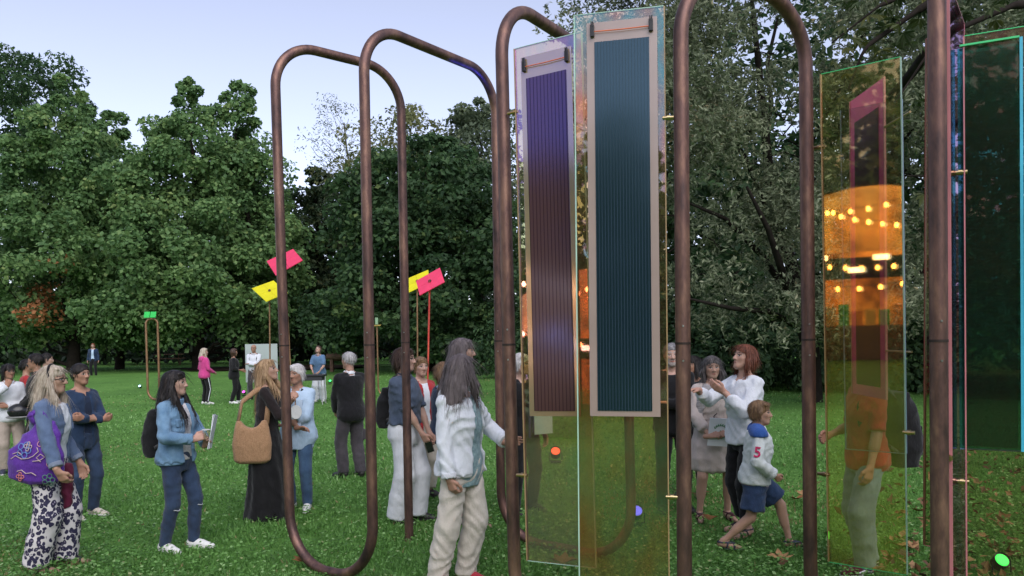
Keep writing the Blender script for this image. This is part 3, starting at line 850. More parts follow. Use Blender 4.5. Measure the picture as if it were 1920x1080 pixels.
RED_LIT = copper('red_lit_pole', (.5, .06, .05), (.7, .10, .08), (.75, .2, .12))  # pole copper with the red lamp light put into its colour
flag('pink plate tilted above the yellow one left of the first copper leg', 549, 760, ((500, 490), (550, 467), (568, 488), (517, 517)), 19.0, PINK, POLE, .25)
flag('yellow plate low beside the first copper leg', 506, 748, ((472, 541), (513, 526), (540, 549), (499, 566)), 21.0, YEL, POLE, .25)
flag('yellow plate half hidden behind the pink one right of the second arch', 783, 770, ((756, 526), (803, 506), (806, 530), (766, 549)), 19.5, YEL, POLE, .15)
flag('pink plate on a red-lit pole right of the second arch', 800, 790, ((780, 527), (825, 502), (834, 529), (787, 554)), 17.0, PINK, RED_LIT, .15)
def loop_sign():
    d_ = 24.0
    f = Vector((W(287, 735, d_).x, d_, 0))
    root = empty('loop_sign', f); tag(root, 'small copper tube loop carrying two green plates on the lawn', 'sculpture')
    a = [W(277, 720, d_), W(277, 598, d_), W(296, 598, d_), W(296, 715, d_)]
    top = W(287, 598, d_).z
    pts = fillet([Vector((-.16, 0, .35)), Vector((-.16, 0, top)), Vector((.15, .1, top)), Vector((.15, .1, .35))], [.15, .15], 8)
    MB().tube(pts, .034, 14).build('arch', POLE, root, True)
    for x, y in ((-.16, 0), (.15, .1)):
        MB().tube(fillet([Vector((x, y, .36)), Vector((x, y, .02)), Vector((x + .33, y - .15, .02))], [.3], 8), .034, 14).build('base_bend', POLE, root, True)
    for x in (-.10, .09):
        MB().box((x, -.05, top + .13), (.17, .012, .19), Matrix.Rotation(-.35, 3, 'X')).build('plate', GRN, root, bevel=.003)
loop_sign()
def hook_sign():
    d_ = 23.0
    f = Vector((W(709, 712, d_).x, d_, 0))
    root = empty('hook_sign', f); tag(root, 'thin copper pole with small green and yellow plates behind the second arch', 'sculpture')
    t = W(709, 612, d_).z
    MB().tube(fillet([Vector((0, 0, t)), Vector((0, 0, .08)), Vector((.3, -.2, .05))], [.3], 8), .024, 12).build('pole', POLE, root, True)
    MB().box((-.01, 0, t + .16), (.10, .012, .2), Matrix.Rotation(.9, 3, 'Z')).build('plate', simple('pale_green_plate', (.35, .55, .35), .5), root)
    MB().box((0, 0, t + .03), (.22, .18, .012), Matrix.Rotation(.15, 3, 'X')).build('plate', simple('ochre_plate', (.45, .33, .06), .5), root)
hook_sign()

# ------------------------------------------------------------------ small lamps standing in the grass
def lawn_lamp(label, px, py, c, emit, size=1.0, aim=None, power=0, yaw=0):
    p = G(px, py)
    root = empty('spot_lamp', p, yaw); tag(root, label, 'lamp', 'coloured spot lamps on the lawn')
    s = size
    MB().tube([(0, 0, 0), (0, 0, .02 * s)], .06 * s, 16).build('base', BLACKP, root, True)
    MB().tube([(-.075 * s, 0, .02 * s), (-.075 * s, 0, .12 * s)], .006 * s, 8).tube([(.075 * s, 0, .02 * s), (.075 * s, 0, .12 * s)], .006 * s, 8).tube([(-.075 * s, 0, .025 * s), (.075 * s, 0, .025 * s)], .006 * s, 8).build('bracket', BLACKP, root, True)
    a = Vector((0, -.75, .65)).normalized()
    c0 = Vector((0, .03, .11)) * s
    b = MB().tube([c0 - a * .06 * s, c0 - a * .03 * s, c0 + a * .05 * s], [.035 * s, .06 * s, .062 * s], 16).build('housing', BLACKP, root, True)
    em = simple('lamp_%d_%d_%d' % tuple(int(v * 255) for v in c), c, .4, 0, emit)
    k = c0 + a * .048 * s
    MB().tube([k, k + a * .008 * s], [.054 * s, .046 * s], 18).build('lens', em, b, True)
    MB().tube([k - a * .004 * s, k + a * .014 * s], .064 * s, 18, False).build('rim', BLACKP, b, True)
    if power:
        ld = bpy.data.lights.new('lamp_light', 'SPOT'); ld.energy = power; ld.color = c; ld.spot_size = math.radians(14); ld.shadow_soft_size = .04
        lo = bpy.data.objects.new('lamp_light', ld); COL.objects.link(lo)
        lo.location = p + Vector((0, 0, .2))
        lo.rotation_euler = (Vector(aim) - lo.location).to_track_quat('-Z', 'Y').to_euler()
lawn_lamp('small spot lamp with cyan-white light beside the copper loop', 262, 730, (.5, .95, 1.0), 1.2, .9)
lawn_lamp('small spot lamp glowing magenta near the woman in black', 457, 742, (.9, .1, .8), 1.1, .9)
lawn_lamp('small spot lamp glowing green beside the table', 619, 720, (.05, 1.0, .2), 1.1, .9)
lawn_lamp('small spot lamp glowing red seen through the left solar panel', 1042, 868, (1.0, .08, .06), 1.3, 1.2, legpt('R2', 1.2), 0)
lawn_lamp('spot lamp glowing blue seen through the right solar panel', 1194, 985, (.06, .08, 1.0), 1.8, 1.0, legpt('R2', 3.78), 500)
lawn_lamp('spot lamp glowing green in the bottom right corner', 1878, 1082, (.05, 1.0, .12), 1.1, .9, legpt('R4', 3.42), 300)
lawn_lamp('spot lamp with red light hidden behind the legs by the red-lit pole', 812, 800, (1.0, .12, .08), 1.0, .8, W(800, 640, 17.0), 25)

# ------------------------------------------------------------------ things in the background
WOODM = simple('weathered_wood', (.22, .13, .09), .85, 0, 0, .2, .4, 8, .4)
def info_board():
    d_ = 24.5
    a = W(491, 700, d_)
    root = empty('display_board', (a.x, d_, 0)); tag(root, 'pale grey display board standing behind the bald man', 'board')
    t = W(491, 645, d_).z
    MB().box((0, 0, (t + .45) / 2), (1.0, .03, t - .45)).build('board', simple('board_grey', (.42, .48, .46), .5, 0, 0, .4, .12, 2), root, bevel=.004)
    for s in (-1, 1):
        MB().tube([(s * .46, .03, -.05), (s * .46, .03, t - .1)], .02, 8).build('post', simple('post_grey', (.2, .2, .2), .5, .5), root, True)
info_board()
def log_bench():
    d_ = 40.0
    a = W(640, 672, d_)
    root = empty('log_bench', (a.x, d_, 0)); tag(root, 'long weathered log bench at the edge of the dark trees', 'bench')
    z = a.z
    MB().tube([(-.75, 0, z + .1), (-.2, .02, z + .12), (.4, 0, z + .13), (.8, 0, z + .12)], [.15, .18, .18, .16], 12).build('log', WOODM, root, True)
    MB().tube([(-.6, .22, z + .02), (.7, .22, z + .04)], .16, 12).build('log', WOODM, root, True)
    for s in (-.5, .5):
        MB().box((s, .08, z / 2), (.16, .3, z)).build('leg', WOODM, root, bevel=.01)
log_bench()
def picnic(px, d_, label):
    a = W(px, 690, d_)
    root = empty('picnic_table', (a.x, d_, 0), .2); tag(root, label, 'table')
    for i in range(4):
        MB().box((0, -.3 + .2 * i, .74), (1.9, .18, .04)).build('plank', WOODM, root, bevel=.004)
    for s in (-1, 1):
        MB().box((0, s * .72, .44), (1.9, .24, .04)).build('seat', WOODM, root, bevel=.004)
        MB().box((s * .7, 0, .42), (.06, 1.5, .06)).box((s * .7, -.3, .36), (.06, .06, .78), Matrix.Rotation(.3, 3, 'X')).box((s * .7, .3, .36), (.06, .06, .78), Matrix.Rotation(-.3, 3, 'X')).build('leg', WOODM, root, bevel=.004)
picnic(318, 56, 'wooden picnic table in the shade under the twin-crowned tree')
def stand_table():
    d_ = 21.5
    a = W(585, 740, d_)
    root = empty('folding_table', (a.x, d_, 0)); tag(root, 'small black folding table in front of the woman in white trousers', 'table')
    MB().box((0, 0, .78), (.75, .42, .05)).build('table_top', BLACKP, root, bevel=.01)
    MB().box((0, -.02, .70), (.66, .34, .10)).build('tray', simple('dark_tray', (.03, .03, .035), .6), root, bevel=.01)
    for sx in (-.3, .3):
        for sy in (-.16, .16):
            MB().tube([(sx, sy, .66), (sx * 1.1, sy * 1.2, 0)], .014, 8).build('leg', simple('pale_leg', (.5, .5, .5), .4, .6), root, True)
stand_table()
def leaf_thing(label, px, py, c, s=.11, seed=0, flatz=.05):
    rs = random.Random(seed)
    p = G(px, py)
    root = empty('fallen_leaf', (p.x, p.y, flatz), rs.random() * 6); tag(root, label, 'leaf', 'fallen leaves on the lawn')
    V, F = [(0, 0, 0)], []
    n_ = 5
    for i in range(n_):
        a = (i - 2) * .6
        L = s * (1 - .12 * abs(i - 2)) * 1.25
        dx, dy = math.cos(a), math.sin(a)
        k = len(V)
        V += [(dx * L * .55 - dy * L * .2, dy * L * .55 + dx * L * .2, .02 + .02 * rs.random()), (dx * L, dy * L, .015 + .05 * rs.random()), (dx * L * .55 + dy * L * .2, dy * L * .55 - dx * L * .2, .02 + .02 * rs.random())]
        F.append((0, k + 2, k + 1, k))
    mb = MB(); mb.add(V, F)
    mb.build('blade', simple('dry_leaf_%d' % int(c[0] * 100), c, .8, 0, 0, .2, .4, 20), root, True)
    MB().tube([(0, 0, .005), (-s * .35, .01, .01), (-s * .7, .03, .03)], .003, 5).build('stalk', simple('leaf_stalk', (.2, .1, .05), .8), root, True)
for i, (px, py, lb) in enumerate(((1490, 945, 'curled brown fallen leaf right of the boy'), (1508, 938, 'upright brown fallen leaf beside the fourth copper leg'), (1305, 935, 'brown fallen leaf left of the scarf woman'),
        (1330, 985, 'tan fallen leaf below the scarf woman'), (1465, 1062, 'small brown fallen leaf below the boy'), (1440, 905, 'small brown fallen leaf behind the boy'), (1720, 968, 'fallen leaf between the gold panel and the rightmost leg'),
        (1712, 1040, 'brown fallen leaf low between the gold panel and the rightmost leg'), (1055, 1068, 'tan fallen leaf below the left solar panel'), (575, 1066, 'pale fallen leaf at the foot of the first copper leg'), (905, 985, 'small pale fallen leaf near the hooded woman'))):
    leaf_thing(lb, px, py, ((.28, .13, .05), (.34, .2, .09), (.2, .085, .04))[i % 3], .10 + .02 * (i % 3), i)
def litter():
    rs = np.random.default_rng(9)
    n = 650
    px = rs.normal(1790, 110, n); py = 850 + 330 * rs.random(n)
    P = np.array([tuple(G(a, b)) for a, b in zip(px, py)])
    P[:, 2] = rs.uniform(.02, .07, n)
    V, F = leaf_geo(P, rs.normal(size=(n, 3)) * .6 + np.array([0, 0, 1]), rs.uniform(.04, .13, n), .6, rs)
    o = link('leaf_litter', npmesh('leaf_litter', V, F, False, {'tint': rs.random(n)}), leafmat('litter_leaves', [(0, (.06, .03, .018)), (.5, (.2, .1, .05)), (1, (.36, .22, .11))], .1))
    tag(o, 'brown leaf litter on the grass behind the right panels', 'leaf litter', kind='stuff')
litter()

# the warm lit refreshment tent on the photographer's left; the glass mirrors it
def tent():
    c = Vector((-15.3, -7.6, 0))
    root = empty('party_tent', c, math.radians(125)); tag(root, 'open tent with warm light outside the left of the view, mirrored in the glass', 'tent')
    cv = simple('glowing_canvas', (1.0, .5, .13), .8, 0, .9, .3, .75, .9)  # mottled emission stands in for lamp light on the canvas
    V, F = [], []
    for i in range(9):              # domed canopy
        f = i / 8
        z, r_ = 3.1 + 2.0 * math.sin(f * PI / 2), math.cos(f * PI / 2) * .96 + .04
        for k in range(24):
            a = 2 * PI * k / 24
            V.append((2.9 * r_ * math.cos(a), 2.0 * r_ * math.sin(a), z))
    for i in range(8):
        for k in range(24): F.append((i * 24 + k, i * 24 + (k + 1) % 24, (i + 1) * 24 + (k + 1) % 24, (i + 1) * 24 + k))
    MB().add(V, F).build('canopy', cv, root, True)
    for x in (-2.0, 2.0):
        for y in (-1.3, 1.3):
            MB().tube([(x, y, 0), (x, y, 3.3)], .04, 10).build('pole', STEEL, root, True)
    MB().box((0, 1.5, 1.3), (4.0, .04, 2.2)).build('back_wall', simple('lit_canvas', (1.0, .45, .12), .8, 0, .5, .5, .93, 1.6), root)  # wall emits by itself, imitating patchy lamp light on it
    MB().box((0, -.6, .5), (3.8, .7, 1.0)).build('counter', WOODM, root, bevel=.01)
    bulb = simple('warm_bulb', (1.0, .6, .2), .4, 0, 14)
    rs = random.Random(4)
    for j, (x0, z0, x1, z1, n_) in enumerate(((2.4, 4.9, -2.4, 3.7, 15), (2.6, 3.1, -2.6, 3.0, 14), (2.2, 4.4, -2.2, 4.9, 11), (2.4, 2.4, -2.4, 2.6, 10))):
        pts = []
        for i in range(n_):
            f = i / (n_ - 1)
            p = Vector((x0 + (x1 - x0) * f, -2.25 - .05 * j, z0 + (z1 - z0) * f - .35 * math.sin(PI * f)))
            pts.append(p)
            MB().tube([p - Vector((0, 0, .13)), p - Vector((0, 0, .06)), p], [.03, .055, .02], 8).build('bulb', bulb, root, True)
        MB().tube(pts, .008, 5).build('cable', BLACKP, root)
    wl_ = simple('white_lamp', (1.0, .9, .75), .4, 0, 7)
    for x, z in ((-1.6, 3.0), (-.3, 2.95), (.35, 2.62), (1.3, 3.0)):
        MB().box((x, -1.4, z), (.42, .2, .14)).build('lantern', wl_, root)
    gp = [simple('crate_orange', (.8, .28, .05), .7), simple('crate_green', (.06, .4, .08), .7), simple('crate_sand', (.7, .45, .15), .7)]
    for i in range(11):
        x = -1.8 + .36 * i
        MB().box((x, -.6 - .1 * rs.random(), 1.0 + .2), (.28, .3, .4 + .5 * rs.random())).build('crate', gp[i % 3], root, bevel=.02)
tent()

# ------------------------------------------------------------------ people: implicit bodies and clothes turned into meshes
def V3(*a): return np.array(a, dtype=np.float64)
def nrm(v): return v / max(np.linalg.norm(v), 1e-9)
def rx(a): c, s = math.cos(a), math.sin(a); return np.array([[1,0,0],[0,c,-s],[0,s,c]])
def ry(a): c, s = math.cos(a), math.sin(a); return np.array([[c,0,s],[0,1,0],[-s,0,c]])
def rz(a): c, s = math.cos(a), math.sin(a); return np.array([[c,-s,0],[s,c,0],[0,0,1]])

class Field:
    def __init__(s, k=.02): s.k, s.items, s.subs, s.amp, s.fq, s.hair = k, [], [], 0, 30, None
    def _add(s, fn, lo, hi, k=None): s.items.append((fn, np.array(lo), np.array(hi), s.k if k is None else k)); return s
    def cone(s, a, b, ra, rb, k=None, flat=False, flata=False):
        a, b = np.array(a, float), np.array(b, float); ab = b - a; L2 = ab @ ab + 1e-12; L = math.sqrt(L2); u = ab / L
        def fn(X_, Y_, Z_):
            x, y, z = X_ - a[0], Y_ - a[1], Z_ - a[2]
            t = (x * ab[0] + y * ab[1] + z * ab[2]) / L2
            tc = np.clip(t, 0, 1)
            d_ = np.sqrt((x - tc * ab[0]) ** 2 + (y - tc * ab[1]) ** 2 + (z - tc * ab[2]) ** 2) - (ra + (rb - ra) * tc)
            if flat: d_ = np.maximum(d_, (t - 1) * L)
            if flata: d_ = np.maximum(d_, -t * L)
            return d_
        m = max(ra, rb)
        return s._add(fn, np.minimum(a, b) - m, np.maximum(a, b) + m, k)
    def path(s, pts, rads, k=None, flat=False):
        for i in range(len(pts) - 1): s.cone(pts[i], pts[i+1], rads[i], rads[i+1], k, flat and i == len(pts) - 2)
        return s
    def ell(s, c, r, R=None, k=None, sub=False, ks=.01):
        c, r = np.array(c, float), np.array(r, float); R = np.eye(3) if R is None else R
        def fn(X_, Y_, Z_):
            x, y, z = X_ - c[0], Y_ - c[1], Z_ - c[2]
            q = [(R[0, i] * x + R[1, i] * y + R[2, i] * z) for i in range(3)]
            k0 = np.sqrt(sum((q[i] / r[i]) ** 2 for i in range(3))); k1 = np.sqrt(sum((q[i] / r[i] ** 2) ** 2 for i in range(3)))
            return k0 * (k0 - 1) / np.maximum(k1, 1e-6)
        m = max(r)
        if sub: s.subs.append((fn, ks)); return s
        return s._add(fn, c - m, c + m, k)
    def loft(s, prof, o, R, k=None, pw=2.0):
        """prof rows: z, cx, cy, rx, ry in the frame R at o"""
        pr = np.array(prof, float); o = np.array(o, float)
        z0, z1 = pr[0, 0], pr[-1, 0]
        def fn(X_, Y_, Z_):
            x, y, z = X_ - o[0], Y_ - o[1], Z_ - o[2]
            qx, qy, qz = [(R[0, i] * x + R[1, i] * y + R[2, i] * z) for i in range(3)]
            cx, cy, ax, ay = [np.interp(qz, pr[:, 0], pr[:, j]) for j in (1, 2, 3, 4)]
            m = (np.abs((qx - cx) / ax) ** pw + np.abs((qy - cy) / ay) ** pw) ** (1 / pw)
            d_ = (m - 1) * np.minimum(ax, ay)
            return np.maximum(d_, np.maximum(qz - z1, z0 - qz))
        cs = []
        for row in pr:
            for sx in (-1, 1):
                for sy in (-1, 1): cs.append(o + R @ np.array([row[1] + sx * row[3], row[2] + sy * row[4], row[0]]))
        cs = np.array(cs)
        return s._add(fn, cs.min(0), cs.max(0), k)
    def cut(s, fn, ks=.004): s.subs.append((fn, ks)); return s      # removes fn < 0
    def mesh(s, h, clip=None):
        lo = np.min([i[1] for i in s.items], 0) - .03 - 2 * h; hi = np.max([i[2] for i in s.items], 0) + .03 + 2 * h
        if clip is not None: lo = np.maximum(lo, clip[0]); hi = np.minimum(hi, clip[1])
        n = np.maximum(np.ceil((hi - lo) / h).astype(int) + 1, 4)
        ax = [(lo[i] + h * np.arange(n[i])).astype(np.float32) for i in range(3)]
        F = np.full(n, .25, np.float32)
        for fn, a, b, k in s.items:
            pad = k + 3 * h + abs(s.amp)
            i0 = np.clip(np.floor((a - pad - lo) / h).astype(int), 0, n - 1); i1 = np.clip(np.ceil((b + pad - lo) / h).astype(int) + 1, 1, n)
            if np.any(i1 <= i0): continue
            sl = tuple(slice(i0[i], i1[i]) for i in range(3))
            d_ = fn(ax[0][sl[0]][:, None, None], ax[1][sl[1]][None, :, None], ax[2][sl[2]][None, None, :])
            A = F[sl]
            if k > 0:
                hh = np.clip(.5 + .5 * (A - d_) / k, 0, 1)
                F[sl] = A + (d_ - A) * hh - k * hh * (1 - hh)
            else: F[sl] = np.minimum(A, d_)
        XX, YY, ZZ = ax[0][:, None, None], ax[1][None, :, None], ax[2][None, None, :]
        if s.amp:
            q = s.fq
            w1 = ZZ * q * .75 + XX * q * .55 + 1.3 * np.sin(YY * q * .45 + ZZ * q * .2) + .8 * np.sin(XX * q * .6 + 1.0)
            w2 = ZZ * q * .6 - XX * q * .5 + YY * q * .6 + 1.4 * np.sin(XX * q * .4 + 2.0 - ZZ * q * .25)
            m1 = .5 + .5 * np.sin(ZZ * q * .21 + YY * q * .3 + XX * q * .27)
            F += s.amp * ((2.0 * np.abs(np.sin(w1)) - 1.27) * m1 + (2.0 * np.abs(np.sin(w2)) - 1.27) * (1 - m1))
        if s.hair is not None:
            F += s.hair(XX, YY, ZZ)
        for fn, ks in s.subs:
            d_ = -fn(XX, YY, ZZ)
            if ks > 0:
                hh = np.clip(.5 - .5 * (F - d_) / ks, 0, 1)
                F = F + (d_ - F) * hh + ks * hh * (1 - hh)
            else: F = np.maximum(F, d_)
        F[0], F[-1], F[:, 0], F[:, -1], F[:, :, 0], F[:, :, -1] = .1, .1, .1, .1, .1, .1
        return nets(F.astype(np.float32), lo, h)

def nets(F, lo, h):
    ins = F < 0
    n = np.array(F.shape)
    c = np.zeros(n - 1, np.int8)
    for i in (0, 1):
        for j in (0, 1):
            for k in (0, 1): c += ins[i:n[0]-1+i, j:n[1]-1+j, k:n[2]-1+k]
    act = (c > 0) & (c < 8)
    idx = np.argwhere(act)
    if len(idx) == 0: return np.zeros((0, 3)), np.zeros((0, 4), int)
    vid = np.full(act.shape, -1, np.int64); vid[act] = np.arange(len(idx))
    acc = np.zeros((len(idx), 3)); cnt = np.zeros(len(idx))
    cor = [(i, j, k) for i in (0, 1) for j in (0, 1) for k in (0, 1)]
    vals = {q: F[idx[:, 0] + q[0], idx[:, 1] + q[1], idx[:, 2] + q[2]] for q in cor}
    for q in cor:
        for axs in range(3):
            if q[axs] == 0:
                r = list(q); r[axs] = 1; r = tuple(r)
                a, b = vals[q], vals[r]
                cr = (a < 0) != (b < 0)
                t = np.where(cr, a / np.where(cr, a - b, 1), 0)
                p = np.tile(np.array(q, float), (len(idx), 1)); p[:, axs] += t
                acc[cr] += p[cr]; cnt[cr] += 1
    V = lo + h * (idx + acc / cnt[:, None])
    Q = []
    for axs in range(3):
        o1, o2 = (axs + 1) % 3, (axs + 2) % 3
        sl0 = [slice(None)] * 3; sl1 = [slice(None)] * 3
        sl0[axs] = slice(0, -1); sl1[axs] = slice(1, None)
        e = np.argwhere(ins[tuple(sl0)] != ins[tuple(sl1)])
        e = e[(e[:, o1] > 0) & (e[:, o2] > 0) & (e[:, o1] < n[o1] - 1) & (e[:, o2] < n[o2] - 1)]
        def g(a, b):
            f = e.copy(); f[:, o1] -= a; f[:, o2] -= b
            return vid[f[:, 0], f[:, 1], f[:, 2]]
        q = np.stack([g(1, 1), g(0, 1), g(0, 0), g(1, 0)], 1)
        fl = ins[e[:, 0], e[:, 1], e[:, 2]]
        q[~fl] = q[~fl][:, ::-1]
        Q.append(q[(q >= 0).all(1)])
    return V, np.concatenate(Q)

def skinmat():
    if 'skin' in MATS: return MATS['skin']
    m, n, l, out = nodes_of('skin')
    b = n.new('ShaderNodeBsdfPrincipled'); b.inputs['Roughness'].default_value = .55; b.inputs['Specular IOR Level'].default_value = .35
    b.inputs['Subsurface Weight'].default_value = .08; b.inputs['Subsurface Radius'].default_value = (.02, .008, .005)
    a = n.new('ShaderNodeVertexColor'); a.layer_name = 'Col'
    t = noise(n, l, 35, 3); mx = n.new('ShaderNodeMixRGB'); mx.blend_type = 'MULTIPLY'; mx.inputs[0].default_value = .25
    l.new(a.outputs[0], mx.inputs[1]); l.new(t.outputs[0], mx.inputs[2]); l.new(mx.outputs[0], b.inputs['Base Color'])
    l.new(b.outputs[0], out.inputs[0]); MATS['skin'] = m
    return m
def hairmat(name, c, c2):
    if name in MATS: return MATS[name]
    m, n, l, out = nodes_of(name)
    b = n.new('ShaderNodeBsdfPrincipled'); b.inputs['Roughness'].default_value = .5; b.inputs['Specular IOR Level'].default_value = .35
    t = noise(n, l, 55, 4, .7, stretch=(1, 1, .12)); r = ramp(n, [(.36, c2), (.62, c)])
    l.new(t.outputs[0], r.inputs[0]); l.new(r.outputs[0], b.inputs['Base Color'])
    bp = n.new('ShaderNodeBump'); bp.inputs['Strength'].default_value = .6; bp.inputs['Distance'].default_value = .012
    l.new(t.outputs[0], bp.inputs['Height']); l.new(bp.outputs[0], b.inputs['Normal']); l.new(b.outputs[0], out.inputs[0])
    MATS[name] = m
    return m

def ik(a, t, l1, l2, pole):
    d_ = t - a; L = np.linalg.norm(d_); L = min(max(L, abs(l1 - l2) + .01), (l1 + l2) * .998)
    u = nrm(t - a); t = a + u * L
    x = (l1 * l1 - l2 * l2 + L * L) / (2 * L); y = math.sqrt(max(l1 * l1 - x * x, 0))
    p = np.array(pole, float); p = nrm(p - u * (p @ u))
    return a + u * x + p * y, t

class Person:
    """h height; face: 0 away from camera, 90 right, 180 to camera, 270 left; hands and feet in units of h, x = own right, y = forward"""
    def __init__(s, label, px, py, h, face, hface=None, pitch=0, lean=0, tw=0, hands=None, feet=None, elbow=None, build=1.0, male=False,
                 skin=(.42, .25, .18), curl=(.45, .45), palm=None, group=None, roll=0, footyaw=(-11, 11), hdir=None, bump=0, dz=-.024, sway=(0, 0)):
        s.h, s.male, s.b = h, male, build
        g = G(px, py); s.d = g.y
        s.vx = min(max(g.y * .0021, .0105), .03)
        s.root = empty('person', (g.x, g.y, dz), -math.radians(face))
        tag(s.root, label, 'person', group)
        s.skin = np.array(skin)
        H = h
        hw = .052 * H
        feet = feet or [(-.062, .0), (.062, .0)]
        fz = .047
        s.ank = [V3(f[0], f[1], (f[2] if len(f) > 2 else fz)) * H for f in feet]        # 0 left, 1 right
        mid = (s.ank[0] + s.ank[1]) / 2
        span = np.linalg.norm((s.ank[0] - s.ank[1])[:2]) / H
        s.pel = V3(mid[0] + sway[0] * H, mid[1] + sway[1] * H, (.525 - .16 * span ** 2 * 2 - bump) * H)
        s.R = rz(math.radians(-tw) * .5) @ rx(math.radians(-lean)) @ ry(math.radians(roll))
        s.Rc = rz(math.radians(-tw)) @ rx(math.radians(-lean)) @ ry(math.radians(roll))
        sw = (.106 if male else .090) * H * (.5 + .5 * build)
        s.neck = s.pel + s.R @ V3(0, -.008, .308) * H
        s.sh = [s.neck + s.Rc @ (V3(-1 * sw, 0, -.030 * H)), s.neck + s.Rc @ V3(sw, 0, -.030 * H)]
        rel_ = math.radians((hface if hface is not None else face) - face)
        s.Rh = rz(-rel_) @ rx(-math.radians(pitch))
        s.hh = .134 * H * (1.12 if H < 1.4 else 1)
        s.hc = s.neck + V3(0, .018, .05) * H * np.array([1, 1, 1]) + s.Rh @ V3(0, .0, .075 * H) * .7
        s.hc[2] = max(s.hc[2], s.neck[2] + .09 * H * (1 if pitch > -40 else .8))
        hips = [s.pel + V3(-hw, 0, -.005 * H), s.pel + V3(hw, 0, -.005 * H)]
        s.hip = hips
        s.fy = [math.radians(-footyaw[0]), math.radians(-footyaw[1])]
        s.kn = []
        for i in (0, 1):
            fd = V3(math.sin(-s.fy[i]), math.cos(s.fy[i]), 0)
            k_, a_ = ik(hips[i], s.ank[i], .2435 * H, .2335 * H, fd)
            s.kn.append(k_); s.ank[i] = a_
        hands = hands or [(-.155, .03, .44), (.155, .03, .44)]
        elbow = elbow or [None, None]
        s.el, s.wr, s.hu, s.hn = [], [], [], []
        for i in (0, 1):
            sg = -1 if i == 0 else 1
            pole = elbow[i] or (sg * .5, -1, -.25)
            t = V3(*hands[i]) * H + V3(s.pel[0], s.pel[1], 0)
            e_, w_ = ik(s.sh[i], t, .172 * H, .148 * H, pole)
            s.el.append(e_); s.wr.append(w_)
            u = nrm(w_ - e_)
            if hdir and hdir[i]: u = nrm(V3(*hdir[i]))
            n_ = V3(*(palm[i])) if palm and palm[i] else V3(-sg, .15, 0)
            n_ = nrm(n_ - u * (n_ @ u))
            s.hu.append(u); s.hn.append(n_)
        s.curl = curl
        s.torso = [(-.075, 0, 0, .07, .055), (-.03, 0, -.006, .1, .07), (.02, 0, -.006, .098, .07), (.095, 0, 0, .08 if not male else .086, .058), (.18, 0, .006, .088, .068), (.235, 0, .002, .098, .064), (.275, 0, -.002, .092, .052), (.305, 0, -.006, .055, .042)]
        s.torso = [(z, cx, cy, a * build if z < .22 else a * (.6 + .4 * build), b_ * build) for z, cx, cy, a, b_ in s.torso]
        if male: s.torso = [(z, cx, cy, a * (1.08 if z > .15 else .94), b_) for z, cx, cy, a, b_ in s.torso]
    def prof(s, z0, z1, e, eb=None, flare=0):
        """torso profile between z0 and z1, grown by e metres (eb at the hem)"""
        T = np.array(s.torso) * s.h
        zs = sorted(set([z0 * s.h, z1 * s.h] + [t[0] for t in T if z0 * s.h < t[0] < z1 * s.h]))
        out = []
        for z in zs:
            f = 1 - (z - zs[0]) / (zs[-1] - zs[0])
            g_ = e + ((eb if eb is not None else e) - e) * f ** 1.5
            out.append((z, np.interp(z, T[:, 0], T[:, 1]), np.interp(z, T[:, 0], T[:, 2]), np.interp(z, T[:, 0], T[:, 3]) + g_ + flare * f, np.interp(z, T[:, 0], T[:, 4]) + g_ + flare * f * .8))
        return out
    def part(s, name, fld, mat, vox=None, parent=None, col=None, clip=None):
        V, Q = fld.mesh(vox or s.vx, clip)
        if len(Q) == 0: return None
        return link(name, npmesh(name, V, Q, True, None, col(V) if col else None), mat, parent or s.root)
    def head_pt(s, x, y, z): return s.hc + s.Rh @ (V3(x, y, z) * s.hh)
    def body(s, feet=False, mouth=True, brow=(.08, .05, .035), lips=(.36, .15, .12), beard=None):
        H, hh = s.h, s.hh
        parts = []
        f = Field(.02)
        f.loft(s.prof(-.075, .3, -.004), s.pel, s.R)
        for i in (0, 1):
            f.path([s.neck + (s.sh[i] - s.neck) * .4, s.sh[i]], [.030 * H, .025 * H])
            f.path([s.sh[i], s.el[i], s.wr[i] + s.hu[i] * .01], [.025 * H, .021 * H, .0145 * H], .01)
            f.cone(s.el[i] + (s.wr[i] - s.el[i]) * .05, s.el[i] + (s.wr[i] - s.el[i]) * .4, .021 * H, .0225 * H)
            f.path([s.hip[i], s.kn[i], s.ank[i]], [.05 * H * s.b, .031 * H, .019 * H])
            f.cone(s.kn[i] + (s.ank[i] - s.kn[i]) * .12 + V3(0, -.008 * H, 0), s.kn[i] + (s.ank[i] - s.kn[i]) * .5 + V3(0, -.006 * H, 0), .029 * H, .027 * H)
            s.foot(f, i, -.002)
        f.cone(s.neck + V3(0, 0, -.03 * H), s.head_pt(0, -.12, -.15), .034 * H, .030 * H)
        V, Q = f.mesh(max(s.vx * 1.15, .011))
        parts.append((V, Q, np.tile(s.skin, (len(V), 1))))
        # head
        g = Field(.10 * hh)
        R = s.Rh
        def P(x, y, z): return s.head_pt(x, y, z)
        def E(x, y, z, a, b, c, k=None): g.ell(P(x, y, z), V3(a, b, c) * hh, R, k * hh if k is not None else None)
        E(0, -.06, .13, .335, .41, .36); E(0, .05, -.12, .275, .315, .36); E(0, .22, -.39, .13, .12, .10)
        for q in (-1, 1):
            g.cone(P(.2 * q, -.02, -.22), P(.05 * q, .22, -.40), .10 * hh, .09 * hh)
            E(.16 * q, .21, -.07, .10, .10, .10); E(.335 * q, -.04, -.03, .035, .09, .13, .02)
        g.cone(P(-.16, .285, .085), P(.16, .285, .085), .055 * hh, .055 * hh, .06 * hh)
        g.cone(P(0, .345, .05), P(0, .435, -.13), .035 * hh, .05 * hh, .05 * hh)
